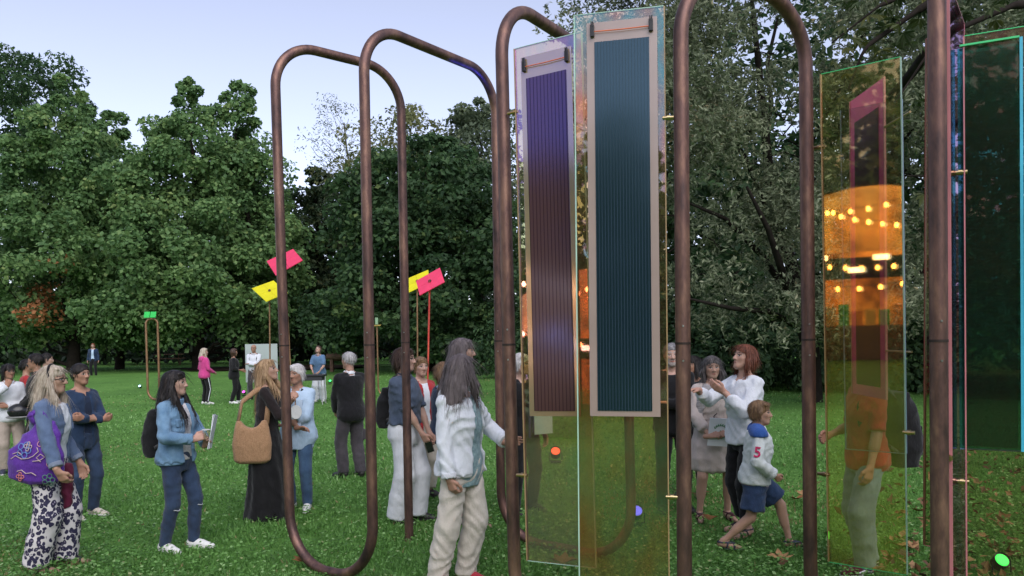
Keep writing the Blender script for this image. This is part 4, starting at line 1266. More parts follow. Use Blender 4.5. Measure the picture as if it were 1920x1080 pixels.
        for q in (-1, 1): g.ell(P(.055 * q, .385, -.145), V3(.04, .05, .035) * hh, R, .03 * hh)
        E(0, .325, -.25, .08, .05, .028, .05); E(0, .318, -.295, .07, .05, .028, .05)
        g.cone(P(0, -.1, -.12), s.neck + V3(0, 0, -.01), .225 * hh, .25 * hh)
        for q in (-1, 1): g.ell(P(.145 * q, .40, .01), V3(.09, .085, .06) * hh, R, sub=True, ks=.03 * hh)
        vh = max(s.vx * .52, .0048)
        V, Q = g.mesh(vh)
        L = (V - s.hc) @ s.Rh / hh
        C = np.tile(s.skin, (len(V), 1))
        C += (np.exp(-(((np.abs(L[:, 0]) - .17) / .09) ** 2 + ((L[:, 2] + .14) / .09) ** 2)) * (L[:, 1] > .1))[:, None] * np.array([.02, -.006, -.006])
        front = L[:, 1] > .16
        lip = front & ((L[:, 0] / .085) ** 2 + ((L[:, 2] + .272) / .038) ** 2 < 1)
        C[lip] = lips
        ml = front & (np.abs(L[:, 2] + .272) < .010) & (np.abs(L[:, 0]) < .07); C[ml] = np.array(lips) * .5
        for q in (-1, 1):
            ex, ez = L[:, 0] - .145 * q, L[:, 2] - .01
            eye = front & ((ex / .075) ** 2 + (ez / .036) ** 2 < 1)
            C[eye] = (.5, .46, .43)
            C[front & ((ex / .034) ** 2 + (ez / .036) ** 2 < 1)] = (.03, .02, .015)
            C[front & (np.abs(ez - .034 + .9 * ex * ex) < .014) & (np.abs(ex) < .085)] = (.04, .025, .02)
            C[front & (np.abs(ez - .118 + 2 * ex * ex) < .022) & (np.abs(ex) < .11)] = brow
        if beard is not None:
            bd = (L[:, 1] > -.02) & (L[:, 2] < -.17 - .35 * np.maximum(0, .18 - np.abs(L[:, 0])) * 0) & (L[:, 2] > -.52) & ~lip & ((np.abs(L[:, 0]) > .13) | (L[:, 2] < -.32) | (np.abs(L[:, 2] + .215) < .03))
            C[bd] = C[bd] * .25 + np.array(beard) * .75
        parts.append((V, Q, C))
        # hands
        for i in (0, 1):
            g = s.hand(i)
            V, Q = g.mesh(max(s.vx * .5, .0052))
            C = np.tile(s.skin * np.array([1.02, .95, .93]), (len(V), 1))
            parts.append((V, Q, C))
        o, VV, QQ, CC = 0, [], [], []
        for V, Q, C in parts:
            VV.append(V); QQ.append(Q + o); CC.append(C); o += len(V)
        link('body', npmesh('body', np.concatenate(VV), np.concatenate(QQ), True, None, np.clip(np.concatenate(CC), .005, .9)), skinmat(), s.root)
        return s
    def hand(s, i):
        sc = s.h / 1.7
        u, n_, sg = s.hu[i], s.hn[i], (1 if i == 1 else -1)
        side = np.cross(u, n_) * sg
        w = s.wr[i]; cu = s.curl[i]
        g = Field(.007 * sc)
        for k, (off, ln) in enumerate(((.028, .07), (.010, .078), (-.009, .073), (-.026, .058))):
            kb = w + u * .082 * sc * (1 - .1 * (k == 3)) + side * off * sc
            g.cone(w + side * off * .55 * sc, kb, .015 * sc, .0115 * sc, .012 * sc)
            a = cu * 1.0; p = kb; r = .0095
            for q, fr in enumerate((.42, .32, .26)):
                dv = u * math.cos(a) + n_ * math.sin(a)
                p2 = p + dv * ln * fr * 1.15 * sc
                g.cone(p, p2, r * sc, (r - .001) * sc, .004 * sc)
                p = p2; a += cu * 1.15; r -= .001
        t0 = w + u * .02 * sc + side * .02 * sc; t1 = w + u * .05 * sc + side * .047 * sc + n_ * .012 * sc; t2 = w + u * .083 * sc + side * .05 * sc + n_ * (.016 + .02 * cu) * sc; t3 = w + u * .105 * sc + side * (.05 - .02 * cu) * sc + n_ * (.018 + .035 * cu) * sc
        g.cone(t0, t1, .016 * sc, .013 * sc).cone(t1, t2, .0115 * sc, .0105 * sc).cone(t2, t3, .0105 * sc, .0085 * sc)
        g.cone(w - u * .03 * sc, w + u * .012 * sc, .0155 * s.h / 1.05 * 1.0 if False else .025 * sc, .024 * sc, .01)
        return g
    def foot(s, f, i, e, k=.012):
        H = s.h; a = s.ank[i]; fd = V3(-math.sin(s.fy[i]), math.cos(s.fy[i]), 0)
        if i == 0: pass
        z = a[2] - .047 * H
        b = V3(a[0], a[1], z)
        f.cone(b + V3(0, 0, .03 * H) - fd * .018 * H, b + fd * .05 * H + V3(0, 0, .024 * H), .021 * H + e, .022 * H + e, k)
        f.cone(b + fd * .03 * H + V3(0, 0, .026 * H), b + fd * .108 * H + V3(0, 0, .014 * H), .024 * H + e, .0155 * H + e, k)
        f.cone(a + V3(0, 0, .01 * H), b - fd * .008 * H + V3(0, 0, .035 * H), .019 * H + e, .022 * H + e, k)
        return b, fd
    def shoes(s, mat, sole=None, name='shoe', high=.0, stripe=None):
        for i in (0, 1):
            f = Field(.012)
            b, fd = s.foot(f, i, .006)
            zc = s.ank[i][2] + (.012 + high) * s.h
            f.cut(lambda X_, Y_, Z_, zc=zc: zc - Z_)
            f.cut(lambda X_, Y_, Z_, b=b: Z_ - b[2] - .003)
            o = s.part(name, f, mat, max(s.vx * .6, .006))
            g = Field(.01); s.foot(g, i, .011)
            g.cut(lambda X_, Y_, Z_, b=b: b[2] + .017 * s.h - Z_)
            g.cut(lambda X_, Y_, Z_, b=b: Z_ - b[2] - .001)
            s.part('sole', g, sole or mat, max(s.vx * .6, .006), o)
            if stripe is not None and o:
                sd_ = np.cross(fd, V3(0, 0, 1))
                for q in (-1, 1):
                    pts = [b + sd_ * q * .034 * s.h / 1.05 + fd * x * s.h + V3(0, 0, z * s.h) for x, z in ((-.03, .035), (.0, .026), (.03, .034), (.06, .026))]
                    MB().tube([Vector(p) for p in pts], .006, 6).build('stripe', stripe, o, True)
    def sandals(s, mat):
        for i in (0, 1):
            g = Field(.01); b, fd = s.foot(g, i, .008)
            g.cut(lambda X_, Y_, Z_, b=b: b[2] + .009 * s.h - Z_); g.cut(lambda X_, Y_, Z_, b=b: Z_ - b[2] - .0005)
            o = s.part('sandal', g, mat, max(s.vx * .6, .006))
            g = Field(.004); s.foot(g, i, .0045, .012)
            sh_ = b
            def keep(X_, Y_, Z_, b=b, fd=fd):
                t = (X_ - b[0]) * fd[0] + (Y_ - b[1]) * fd[1]
                z = Z_ - b[2]
                return np.minimum(np.minimum(np.abs(t - .072 * s.h) - .009, np.abs(z - .045 * s.h) - .007), np.abs(t - .03 * s.h - (z - .03 * s.h) * .3) - .007)
            g.cut(lambda X_, Y_, Z_, k_=keep: -k_(X_, Y_, Z_), 0)
            g.cut(lambda X_, Y_, Z_, b=b: Z_ - b[2] - .004)
            s.part('strap', g, mat, max(s.vx * .5, .006), o)
    def along(s, i, t):
        """point on the arm, t 0 shoulder .54 elbow 1 wrist"""
        if t <= .54: return s.sh[i] + (s.el[i] - s.sh[i]) * (t / .54)
        return s.el[i] + (s.wr[i] - s.el[i]) * ((t - .54) / .46)
    def top(s, mat, name='shirt', e=.012, sleeve=1.0, se=.010, hem=-.02, neck=.296, eb=None, flare=0, open_=0, openx=0, amp=.0035, cuffs=None, hoodmat=None, collar=None, sides=(0, 1), vneck=0, z_open=None, band=None):
        H = s.h
        f = Field(.016); f.amp = amp; f.fq = 46 / (H / 1.65)
        eb = (e + .014 if e > .022 and not flare else e) if eb is None else eb
        f.loft(s.prof(hem, neck, e, eb, flare), s.pel, s.R)
        for i in (0, 1):
            f.path([s.neck + (s.sh[i] - s.neck) * .25 + V3(0, 0, -.012 * H), s.sh[i]], [.029 * H + e * .5, .0245 * H + e * .55], .01)
            if sleeve > 0 and i in sides:
                tq = [t for t in (0, .27, .54, .8, 1.0) if t < sleeve - .03] + [sleeve]
                rad = lambda t: np.interp(t, [0, .27, .54, .8, 1.0], [.0265, .0255, .0235, .0195, .0175]) * H + se * np.interp(t, [0, .3, 1], [.55, .8, 1])
                f.path([s.along(i, t) for t in tq], [rad(t) for t in tq], .008, flat=True)
        hz = s.head_pt(0, -.1, -.2)
        f.cut(lambda X_, Y_, Z_: np.sqrt((X_ - s.neck[0]) ** 2 + (Y_ - s.neck[1] - .006 * H) ** 2) - (.034 * H + .001) + 10 * np.maximum(0, s.neck[2] - .022 * H - Z_), .004)
        Rt = s.R.T
        if open_:
            def wedge(X_, Y_, Z_):
                x, y, z = X_ - s.pel[0], Y_ - s.pel[1], Z_ - s.pel[2]
                qx = Rt[0, 0] * x + Rt[0, 1] * y + Rt[0, 2] * z; qy = Rt[1, 0] * x + Rt[1, 1] * y + Rt[1, 2] * z; qz = Rt[2, 0] * x + Rt[2, 1] * y + Rt[2, 2] * z
                return np.maximum(np.maximum(np.abs(qx - openx) - open_ * (1.15 - .5 * np.clip(qz / (.3 * H), 0, 1)), -qy), qz - .33 * H)
            f.cut(wedge, .006)
        if vneck:
            def vn(X_, Y_, Z_):
                x, y, z = X_ - s.pel[0], Y_ - s.pel[1], Z_ - s.pel[2]
                qx = Rt[0, 0] * x + Rt[0, 1] * y + Rt[0, 2] * z; qy = Rt[1, 0] * x + Rt[1, 1] * y + Rt[1, 2] * z; qz = Rt[2, 0] * x + Rt[2, 1] * y + Rt[2, 2] * z
                return np.maximum(np.abs(qx) - np.maximum(0, (qz - (.3 * H - vneck)) * .38), -qy + .02)
            f.cut(vn, .004)
        o = s.part(name, f, mat)
        if cuffs is not None:
            for i in sides:
                a, b = s.along(i, sleeve - .07), s.along(i, sleeve)
                g = Field(.004).cone(a, b + nrm(b - a) * .004, np.interp(sleeve, [0, .54, 1], [.0265, .0235, .0175]) * H + se + .004, np.interp(sleeve, [0, .54, 1], [.0265, .0235, .0175]) * H + se + .003, flat=True, flata=True)
                s.part('cuff', g, cuffs, s.vx * .8, o)
        if band is not None:
            g = Field(.01); g.loft([(z, a, b, c, d_) for z, a, b, c, d_ in s.prof(hem - .012, hem + .03, e + .004, None, flare)], s.pel, s.R)
            if open_: g.cut(wedge, .004)
            s.part('hem_band', g, band, s.vx * .8, o)
        if collar is not None:
            g = Field(.006)
            c = s.neck + V3(0, .004, .004) * H
            g.cone(c + V3(0, -.002, -.02) * H, c + V3(0, .012, .022) * H, .049 * H, .041 * H, flat=True, flata=True)
            g.cut(lambda X_, Y_, Z_: np.sqrt((X_ - c[0]) ** 2 + (Y_ - c[1] - .004 * H) ** 2) - .0345 * H, .003)
            s.part('collar', g, collar, max(s.vx * .7, .007), o)
        if hoodmat is not None:
            g = Field(.02); c = s.neck + s.R @ V3(0, -.045, -.01) * H
            g.ell(c, V3(.075, .04, .05) * H, s.R); g.ell(c + V3(0, -.005, -.03) * H, V3(.06, .035, .05) * H, s.R)
            s.part('hood', g, hoodmat, None, o)
        return o
    def trousers(s, mat, name='trousers', e=.012, waist=.035, knee=.034, hemr=.028, length=1.0, amp=.004, hip=None, cuff=None):
        """length 1 = to the ankle, .45 = shorts"""
        H = s.h
        f = Field(.02); f.amp = amp * .75; f.fq = 44 / (H / 1.65)
        f.loft(s.prof(-.072, waist, e + .003), s.pel, s.R * 1.0)
        for i in (0, 1):
            th = .047 * H * s.b + (hip or e) * .8
            if length >= .55:
                a, k_ = s.ank[i], s.kn[i]
                end = k_ + (a + V3(0, 0, -.012 * H) - k_) * ((length - .5) / .5)
                f.path([s.hip[i], (s.hip[i] + k_) / 2 + V3(0, .004 * H, 0), k_], [th, .042 * H * (.7 + .3 * s.b) + e * .9, knee * H + e * .7])
                f.path([k_, (k_ + end) / 2 + V3(0, -.003 * H, 0), end], [knee * H + e * .7, (knee + hemr) / 2 * H + e * .7, hemr * H + e * .5], .015, flat=True)
            else:
                end = s.hip[i] + (s.kn[i] - s.hip[i]) * (length / .5)
                f.path([s.hip[i], end], [th, knee * H + e], .02, flat=True)
        return s.part(name, f, mat)
    def skirt(s, mat, prof, name='skirt', amp=.004, pleat=0, keepback=True):
        """prof rows: z (of h, from the ground), rx, ry (of h), cy; centred on the pelvis"""
        H = s.h
        f = Field(.02); f.amp = amp; f.fq = 30
        rows = [((p[0]) * H - s.pel[2], 0, (p[3] if len(p) > 3 else 0) * H, p[1] * H, p[2] * H) for p in prof]
        f.loft(rows, s.pel, np.eye(3))
        if pleat:
            c = s.pel
            zt_ = prof[-1][0] * H
            f.hair = lambda X_, Y_, Z_: pleat * np.sin(11 * np.arctan2(X_ - c[0], Y_ - c[1]) + 2 * np.sin(Z_ * 5)) * np.clip((zt_ - Z_) / (.4 * H), 0, 1)
        return s.part(name, f, mat)
    def hair(s, style, mat, L=-.9, vol=1.0, part=0):
        hh = s.hh; f = Field(.08 * hh)
        def E(x, y, z, a, b, c, k=None): f.ell(s.head_pt(x, y, z), V3(a, b, c) * hh * 1.0, s.Rh, k)
        def Cn(a, b, ra, rb, drop=False): f.cone(s.head_pt(*a), s.head_pt(*b), ra * hh, rb * hh)
        v = vol
        hc, Rh = s.hc, s.Rh
        def loc(X_, Y_, Z_):
            x, y, z = (X_ - hc[0]) / hh, (Y_ - hc[1]) / hh, (Z_ - hc[2]) / hh
            return [Rh[0, i] * x + Rh[1, i] * y + Rh[2, i] * z for i in range(3)]
        if style in ('bob', 'long', 'short', 'crop', 'tied', 'ponytail'):
            E(0, -.08, .15, .365 * (.94 + .06 * v), .45, .39 * (.95 + .05 * v))
        if style == 'crop':
            def keep(X_, Y_, Z_):
                x, y, z = loc(X_, Y_, Z_)
                return -np.maximum(np.minimum(z - .17 + .45 * np.maximum(0, .12 - y) * 1.0, 1), -.22 - z) * hh
            f.cut(lambda X_, Y_, Z_: (lambda q: np.minimum(q[2] - .2 + 1.1 * np.clip(.2 - q[1], 0, .42), q[2] + .28) * hh)(loc(X_, Y_, Z_)), .01)
        elif style == 'short':
            E(0, -.2, -.08, .33 * v, .30, .28); Cn((-.3 * v, .0, .1), (-.31 * v, -.04, -.14), .09, .07); Cn((.3 * v, .0, .1), (.31 * v, -.04, -.14), .09, .07)
            E(.08 + part, .2, .36, .26, .16, .10)
        elif style == 'bob':
            for q in (-1, 1): f.path([s.head_pt(.27 * q, -.02, .15), s.head_pt(.335 * q * v, .0, -.15), s.head_pt(.31 * q * v, .01, L)], [.12 * hh, .12 * hh, .085 * hh])
            E(0, -.25, -.05, .36 * v, .28, .42 - .1); f.cone(s.head_pt(0, -.25, 0), s.head_pt(0, -.22, L + .08), .30 * hh * v, .22 * hh)
            E(.06 + part, .2, .37, .24, .14, .09)
        elif style == 'long':
            lo_ = L
            for q in (-1, 1):
                a = s.head_pt(.27 * q, -.04, .15); b = s.head_pt(.34 * q * v, -.03, -.2); c = s.head_pt(.35 * q * v, .16, -.7); d_ = s.head_pt(.36 * q * v, .56 if lo_ < -1.2 else .2, lo_ * .88)
                f.path([a, b, c, d_], [.12 * hh, .13 * hh, .12 * hh, .07 * hh])
            f.path([s.head_pt(0, -.25, .1), s.head_pt(0, -.38, -.4), s.head_pt(0, -.62 if lo_ > -1.2 else -.84, lo_)], [.31 * hh * v, .30 * hh * v, .2 * hh])
            for q in (-1, 1): f.path([s.head_pt(.16 * q, -.28, 0), s.head_pt(.27 * q, -.42, -.6), s.head_pt(.25 * q, -.58 if lo_ > -1.2 else -.78, lo_ * .95)], [.2 * hh, .18 * hh, .09 * hh])
            E(.05 + part, .2, .37, .24, .14, .09)
        elif style == 'ponytail':
            E(0, -.2, -.05, .3, .28, .25)
            f.path([s.head_pt(0, -.42, .25), s.head_pt(0, -.62, .12), s.head_pt(0, -.62, -.3), s.head_pt(0, -.56, L)], [.1 * hh, .13 * hh, .13 * hh, .05 * hh])
        elif style == 'tied':
            E(0, -.2, -.06, .3, .28, .25); E(0, -.5, -.05, .15, .15, .15)
        elif style == 'fringe':     # bald crown, hair round the back
            E(0, -.12, -.02, .36, .40, .2)
            f.cut(lambda X_, Y_, Z_: (lambda q: np.maximum(-(q[1] - .02), -1) * hh)(loc(X_, Y_, Z_)), .01)
        if style != 'fringe':
            # keep the face clear
            f.ell(s.head_pt(0, .40, -.17), V3(.245, .34, .36 + (.02 if style != 'short' else 0)) * hh, s.Rh, sub=True, ks=.03 * hh)
            if style in ('bob', 'long'):
                f.cut(lambda X_, Y_, Z_: (lambda q: np.maximum(np.maximum(np.abs(q[0]) - .245, .02 - q[1]), q[2] - .1) * hh)(loc(X_, Y_, Z_)), .02)
        f.hair = lambda X_, Y_, Z_: .012 * hh * np.sin(26 * np.arctan2(X_ - hc[0], Y_ - hc[1]) + 2.5 * np.sin((Z_ - hc[2]) * 14) + 1.3 * np.sin((Z_ - hc[2]) * 37))
        V, Q = f.mesh(max(s.vx * .62, .006))
        me = npmesh('hair', V, Q, True)
        o = link('hair', me, mat, s.root)
        if s.d > 14: return o
        # loose strands lying over the mass
        nv = len(V); nn = np.zeros(nv * 3, np.float32); me.vertices.foreach_get('normal', nn); nn = nn.reshape(-1, 3)
        rs = np.random.default_rng(int(s.d * 1000)); ns = 900 if style in ('bob', 'long', 'ponytail') else 600
        L_ = (V - s.hc) @ s.Rh / hh; ok = np.where(~((L_[:, 1] > .1) & (L_[:, 2] < .36) & (np.abs(L_[:, 0]) < .34)))[0]
        pick = ok[rs.integers(0, len(ok), ns)]; P = V[pick]; N = nn[pick].astype(float)
        ln = {'long': .16, 'bob': .11, 'ponytail': .12}.get(style, .045) * rs.uniform(.5, 1.2, ns)
        crown = s.head_pt(0, -.05, .5)
        pts = [P + N * .001]
        n_ = 4
        rj = rs.normal(0, .22, (ns, 3))
        for q in range(n_):
            g_ = np.array([0, 0, -1.0]) + .9 * (P - crown) / np.maximum(np.linalg.norm(P - crown, axis=1, keepdims=True), .02) * (1 - q / n_) + rj
            T = g_ - N * np.sum(g_ * N, 1, keepdims=True) * (.92 - .1 * q); T /= np.maximum(np.linalg.norm(T, axis=1, keepdims=True), 1e-6)
            pts.append(pts[-1] + T * (ln / n_)[:, None] + N * .0012)
        W_ = np.cross(N, pts[-1] - pts[0]); W_ /= np.maximum(np.linalg.norm(W_, axis=1, keepdims=True), 1e-6)
        VV, FF = [], []
        for q in range(n_ + 1):
            w = .0022 * (1 - .8 * q / n_) * max(1, s.d / 6)
            VV.append(pts[q] - W_ * w); VV.append(pts[q] + W_ * w)
        for q in range(n_):
            a = np.arange(ns)
            FF.append(np.stack([a + 2 * q * ns, a + (2 * q + 1) * ns, a + (2 * q + 3) * ns, a + (2 * q + 2) * ns], 1))
        st = link('strands', npmesh('strands', np.concatenate(VV), np.concatenate(FF), True), mat, o)
        st['kind'] = 'stuff'
        return o
    def glasses(s, mat):
        mb = MB()
        for q in (-1, 1):
            c = s.head_pt(.14 * q, .375, 0)
            u, v = s.Rh @ V3(1, 0, 0), s.Rh @ V3(0, 0, 1)
            mb.tube([Vector(c + (u * math.cos(t) * .1 + v * math.sin(t) * .07) * s.hh) for t in np.linspace(0, 2 * PI, 13)], .003, 6, False)
            mb.tube([Vector(s.head_pt(.24 * q, .36, .02)), Vector(s.head_pt(.34 * q, .1, .02)), Vector(s.head_pt(.345 * q, -.08, .0))], .003, 6)
        mb.tube([Vector(s.head_pt(-.045, .40, .02)), Vector(s.head_pt(.045, .40, .02))], .003, 6)
        mb.build('glasses', mat, s.root, True)
    def world(s, p): return Vector(s.root.matrix_basis @ Vector(p)) if False else Matrix.Translation(s.root.location) @ s.root.rotation_euler.to_matrix().to_4x4() @ Vector(p)
    def carried(s, name, label, cat, base, group=None):
        """a thing carried by the person, with its own origin; returns (empty, offset)"""
        o = empty(name, s.world(base), s.root.rotation_euler[2])
        tag(o, label, cat, group)
        return o, np.array(base, float)
def sdf_part(name, fld, mat, parent, off, vox):
    V, Q = fld.mesh(vox)
    return link(name, npmesh(name, V - off, Q), mat, parent)
def strap(name, pts, w, t, mat, parent, off):
    """flat band along points, width direction kept level across the path"""
    pts = fillet([Vector(p) for p in pts], [.06] * (len(pts) - 2), 5)
    V, F = [], []
    for i, p in enumerate(pts):
        a = (pts[min(i + 1, len(pts) - 1)] - pts[max(i - 1, 0)]).normalized()
        out = Vector((p.x, p.y, 0)); out = (out - a * out.dot(a)); out = out.normalized() if out.length > .02 else Vector((0, 0, 1))
        sd_ = a.cross(out).normalized()
        for q in ((-1, -1), (1, -1), (1, 1), (-1, 1)):
            V.append(p + sd_ * q[0] * w / 2 + out * q[1] * t / 2 - Vector(off))
        if i:
            b = 4 * i
            for k in range(4): F.append((b - 4 + k, b - 4 + (k + 1) % 4, b + (k + 1) % 4, b + k))
    F.append((3, 2, 1, 0)); n_ = len(V); F.append((n_ - 4, n_ - 3, n_ - 2, n_ - 1))
    MB().add(V, F).build(name, mat, parent, True)

# ------------------------------------------------------------------ the visitors
def K(n, c, *a, **k): return cloth(n, c, *a, **k)
WHITE = K('white_cotton', (.66, .68, .72), (.57, .59, .63)); CREAM = K('cream_cotton', (.58, .52, .44), (.48, .43, .36)); BLACKC = K('black_cloth', (.012, .012, .014), (.007, .007, .008))
JEANS = K('dark_jeans', (.035, .06, .115), (.018, .03, .06), scale=6); JEANS2 = K('mid_jeans', (.06, .115, .2), (.03, .06, .12), scale=6); DENIM = K('light_denim', (.17, .29, .42), (.10, .19, .30), scale=11)
NAVY = K('navy_cloth', (.02, .04, .085)); CARDI = K('blue_grey_knit', (.11, .16, .26), (.075, .11, .19)); SKYB = K('pale_blue_cotton', (.45, .58, .72), (.36, .48, .62)); SLATE = K('slate_shirt', (.075, .10, .15), (.05, .07, .11))
GREYT = K('grey_trouser', (.07, .062, .07)); BEIGE = K('beige_cloth', (.42, .35, .3), (.34, .28, .24)); DRESS = K('stone_linen', (.5, .43, .4), (.41, .35, .32)); REDC = K('red_knit', (.38, .03, .035)); PINKC = K('pink_fleece', (.62, .07, .26), (.48, .05, .2))
RUBW = simple('white_rubber', (.7, .7, .68), .6); SHOEW = simple('white_leather', (.72, .72, .7), .55); SHOEK = simple('dark_leather', (.02, .018, .018), .5); SHOEN = simple('navy_leather', (.03, .035, .06), .6); SHOER = K('red_canvas', (.45, .04, .06)); SHOEB = K('burgundy_suede', (.09, .02, .025))
H_BLACK = hairmat('hair_black', (.02, .014, .012), (.006, .005, .005)); H_BRN = hairmat('hair_brown', (.075, .04, .025), (.03, .016, .012)); H_BLD = hairmat('hair_blonde', (.46, .31, .17), (.24, .14, .07)); H_ASH = hairmat('hair_ash_blonde', (.52, .45, .36), (.28, .22, .16))
H_GRY = hairmat('hair_grey', (.30, .29, .29), (.12, .115, .12)); H_WHT = hairmat('hair_white', (.66, .64, .62), (.44, .42, .41)); H_RED = hairmat('hair_auburn', (.20, .062, .03), (.08, .025, .014)); H_DGR = hairmat('hair_dark_grey', (.15, .135, .135), (.03, .026, .028)); H_GBR = hairmat('hair_grey_brown', (.17, .14, .14), (.075, .06, .062)); H_SND = hairmat('hair_sandy', (.25, .15, .075), (.1, .055, .03))
DARKL = simple('dark_frame', (.015, .012, .012), .4)
TANSK, PALESK = (.40, .22, .15), (.50, .31, .24)
CROSS = [(.055, .105, .655), (-.06, .125, .635)]
CRE = [(-1, .1, -.55), (1, .1, -.55)]
CRD = [(1, .15, .12), (-1, .1, .1)]
def box_bag(p, name, label, c, size, mat, strapsto, cat='backpack'):
    """soft backpack on the back"""
    o, off = p.carried(name, label, cat, c - np.array([0, 0, size[2] / 2]))
    f = Field(.03); f.amp = .004
    f.loft([(-size[2] / 2, 0, 0, size[0] * .48, size[1] * .5), (-size[2] * .2, 0, -.02, size[0] * .52, size[1] * .62), (size[2] * .25, 0, 0, size[0] * .48, size[1] * .5), (size[2] / 2, 0, .02, size[0] * .36, size[1] * .3)], c, p.R, pw=3)
    sdf_part('pack', f, mat, o, off, p.vx)
    f = Field(.02); f.loft([(-size[2] * .36, 0, 0, size[0] * .36, .03), (size[2] * .05, 0, 0, size[0] * .34, .03)], c + p.R @ V3(0, -size[1] * .55, 0), p.R, pw=3)
    sdf_part('pocket', f, mat, o, off, p.vx)
    for i in strapsto:
        sh = p.sh[i] + (p.neck - p.sh[i]) * .35
        out = .034 * p.h + .032
        strap('strap', [c + p.R @ V3((-.3 if i == 0 else .3) * size[0], size[1] * .3, size[2] * .42), sh + V3(0, -.02, out), sh + p.R @ V3(0, .075 * p.h, -.06 * p.h), sh + p.R @ V3(0, .07 * p.h, -.15 * p.h), c + p.R @ V3((-.45 if i == 0 else .45) * size[0], size[1] * .4, -size[2] * .3)], .035, .008, mat, o, off)
    return o
def sheetbox(parent, c, ex, ez, w, h_, t, mat, name):
    ex, ez = Vector(ex).normalized(), Vector(ez).normalized(); ey = ez.cross(ex).normalized(); ez = ex.cross(ey)
    R = Matrix((ex, ey, ez)).transposed()
    return MB().box(c, (w, t, h_), R).build(name, mat, parent), R

# --- left group
p = Person('woman in white sweater with dark ponytail holding a hand to her mouth', 22, 884, 1.56, 140, 120, skin=TANSK, hands=[(.03, .10, .62), (.035, .15, .80)], elbow=[(-1, -.2, -.6), (1, .2, -.9)], hdir=[(1, .2, .1), (-.45, .1, .9)], palm=[(0, -1, 0), (-.2, -1, .3)], curl=(.4, .9))
p.body(); p.hair('ponytail', H_BLACK, -.75); p.top(WHITE, 'sweater', .026, 1.0, .016, hem=-.05, collar=WHITE, cuffs=WHITE); p.trousers(BEIGE, e=.02, knee=.042, hemr=.035); p.shoes(SHOEN, RUBW)
p = Person('man in glasses and black half-zip top with black shorts', 74, 884, 1.70, 235, 262, male=True, skin=TANSK, hands=[(-.03, .13, .56), (.05, .13, .55)], elbow=[(-1, -.4, -.4), (1, -.4, -.4)], hdir=[(.6, .5, -.3), (-.6, .5, -.3)], curl=(.6, .6))
p.body(); p.hair('crop', H_BLACK); p.top(BLACKC, 'pullover', .02, 1.0, .014, hem=-.05, collar=BLACKC); p.trousers(BLACKC, 'shorts', e=.022, length=.43, knee=.05); p.shoes(SHOEN, RUBW); p.glasses(DARKL)
for i in (0, 1):
    a = p.sh[i] + V3(0, -.01, .029 * p.h + .02); b = p.along(i, .5)
    MB().tube([Vector(p.sh[i] + V3((-1, 1)[i] * .05, -.03, .0)), Vector(p.along(i, .25) + V3((-1, 1)[i] * .062, -.012, 0)), Vector(p.along(i, .5) + V3((-1, 1)[i] * .055, -.02, 0))], .012, 8).build('sleeve_stripe', WHITE, p.root, True)
o, off = p.carried('helmet', 'black helmet held by the man in glasses', 'helmet', V3(-.06, .22, .42 * 1.7))
f = Field(.02); f.ell(V3(-.06, .22, .53 * 1.7), V3(.12, .15, .11)); f.cut(lambda X_, Y_, Z_: Z_ - .47 * 1.7, .01); sdf_part('shell', f, simple('helmet_black', (.015, .015, .018), .25), o, off, p.vx)
MB().tube([Vector(V3(-.06 + .125 * math.cos(t), .22 + .155 * math.sin(t), .485 * 1.7) - off) for t in np.linspace(0, 2 * PI, 25)], .012, 8, False).build('rim', simple('helmet_rim', (.2, .2, .2), .4), o, True)
p = Person('person in a red jacket mostly hidden behind the man in glasses', 55, 850, 1.58, 60, skin=TANSK)
p.body(); p.hair('tied', H_BLACK); p.top(REDC, 'jacket', .02, 1.0, .014); p.trousers(JEANS); p.shoes(SHOEK)
p = Person('person in a turquoise and white shirt behind the man in glasses', 92, 836, 1.66, 80, 70, skin=PALESK)
p.body(); p.hair('tied', H_BLACK); p.top(K('turquoise_cotton', (.06, .36, .46)), 'shirt', .016, .5, .012); p.trousers(WHITE); p.shoes(SHOEK)

# navy woman with folded arms
p = Person('dark-haired woman in navy top and jeans with folded arms', 158, 966, 1.63, 118, 112, skin=TANSK, hands=CROSS, elbow=CRE, hdir=CRD, palm=[(0, -1, .2), (0, -1, .2)])
p.body(); p.hair('tied', H_BLACK, vol=1.05); p.top(NAVY, 'jacket', .02, 1.0, .013, hem=-.06, open_=.035); p.top(K('navy_tee', (.016, .028, .06)), 'shirt', .010, 0, hem=-.05, vneck=.05); p.trousers(JEANS, e=.01, knee=.036, hemr=.03); p.shoes(CREAM, RUBW)

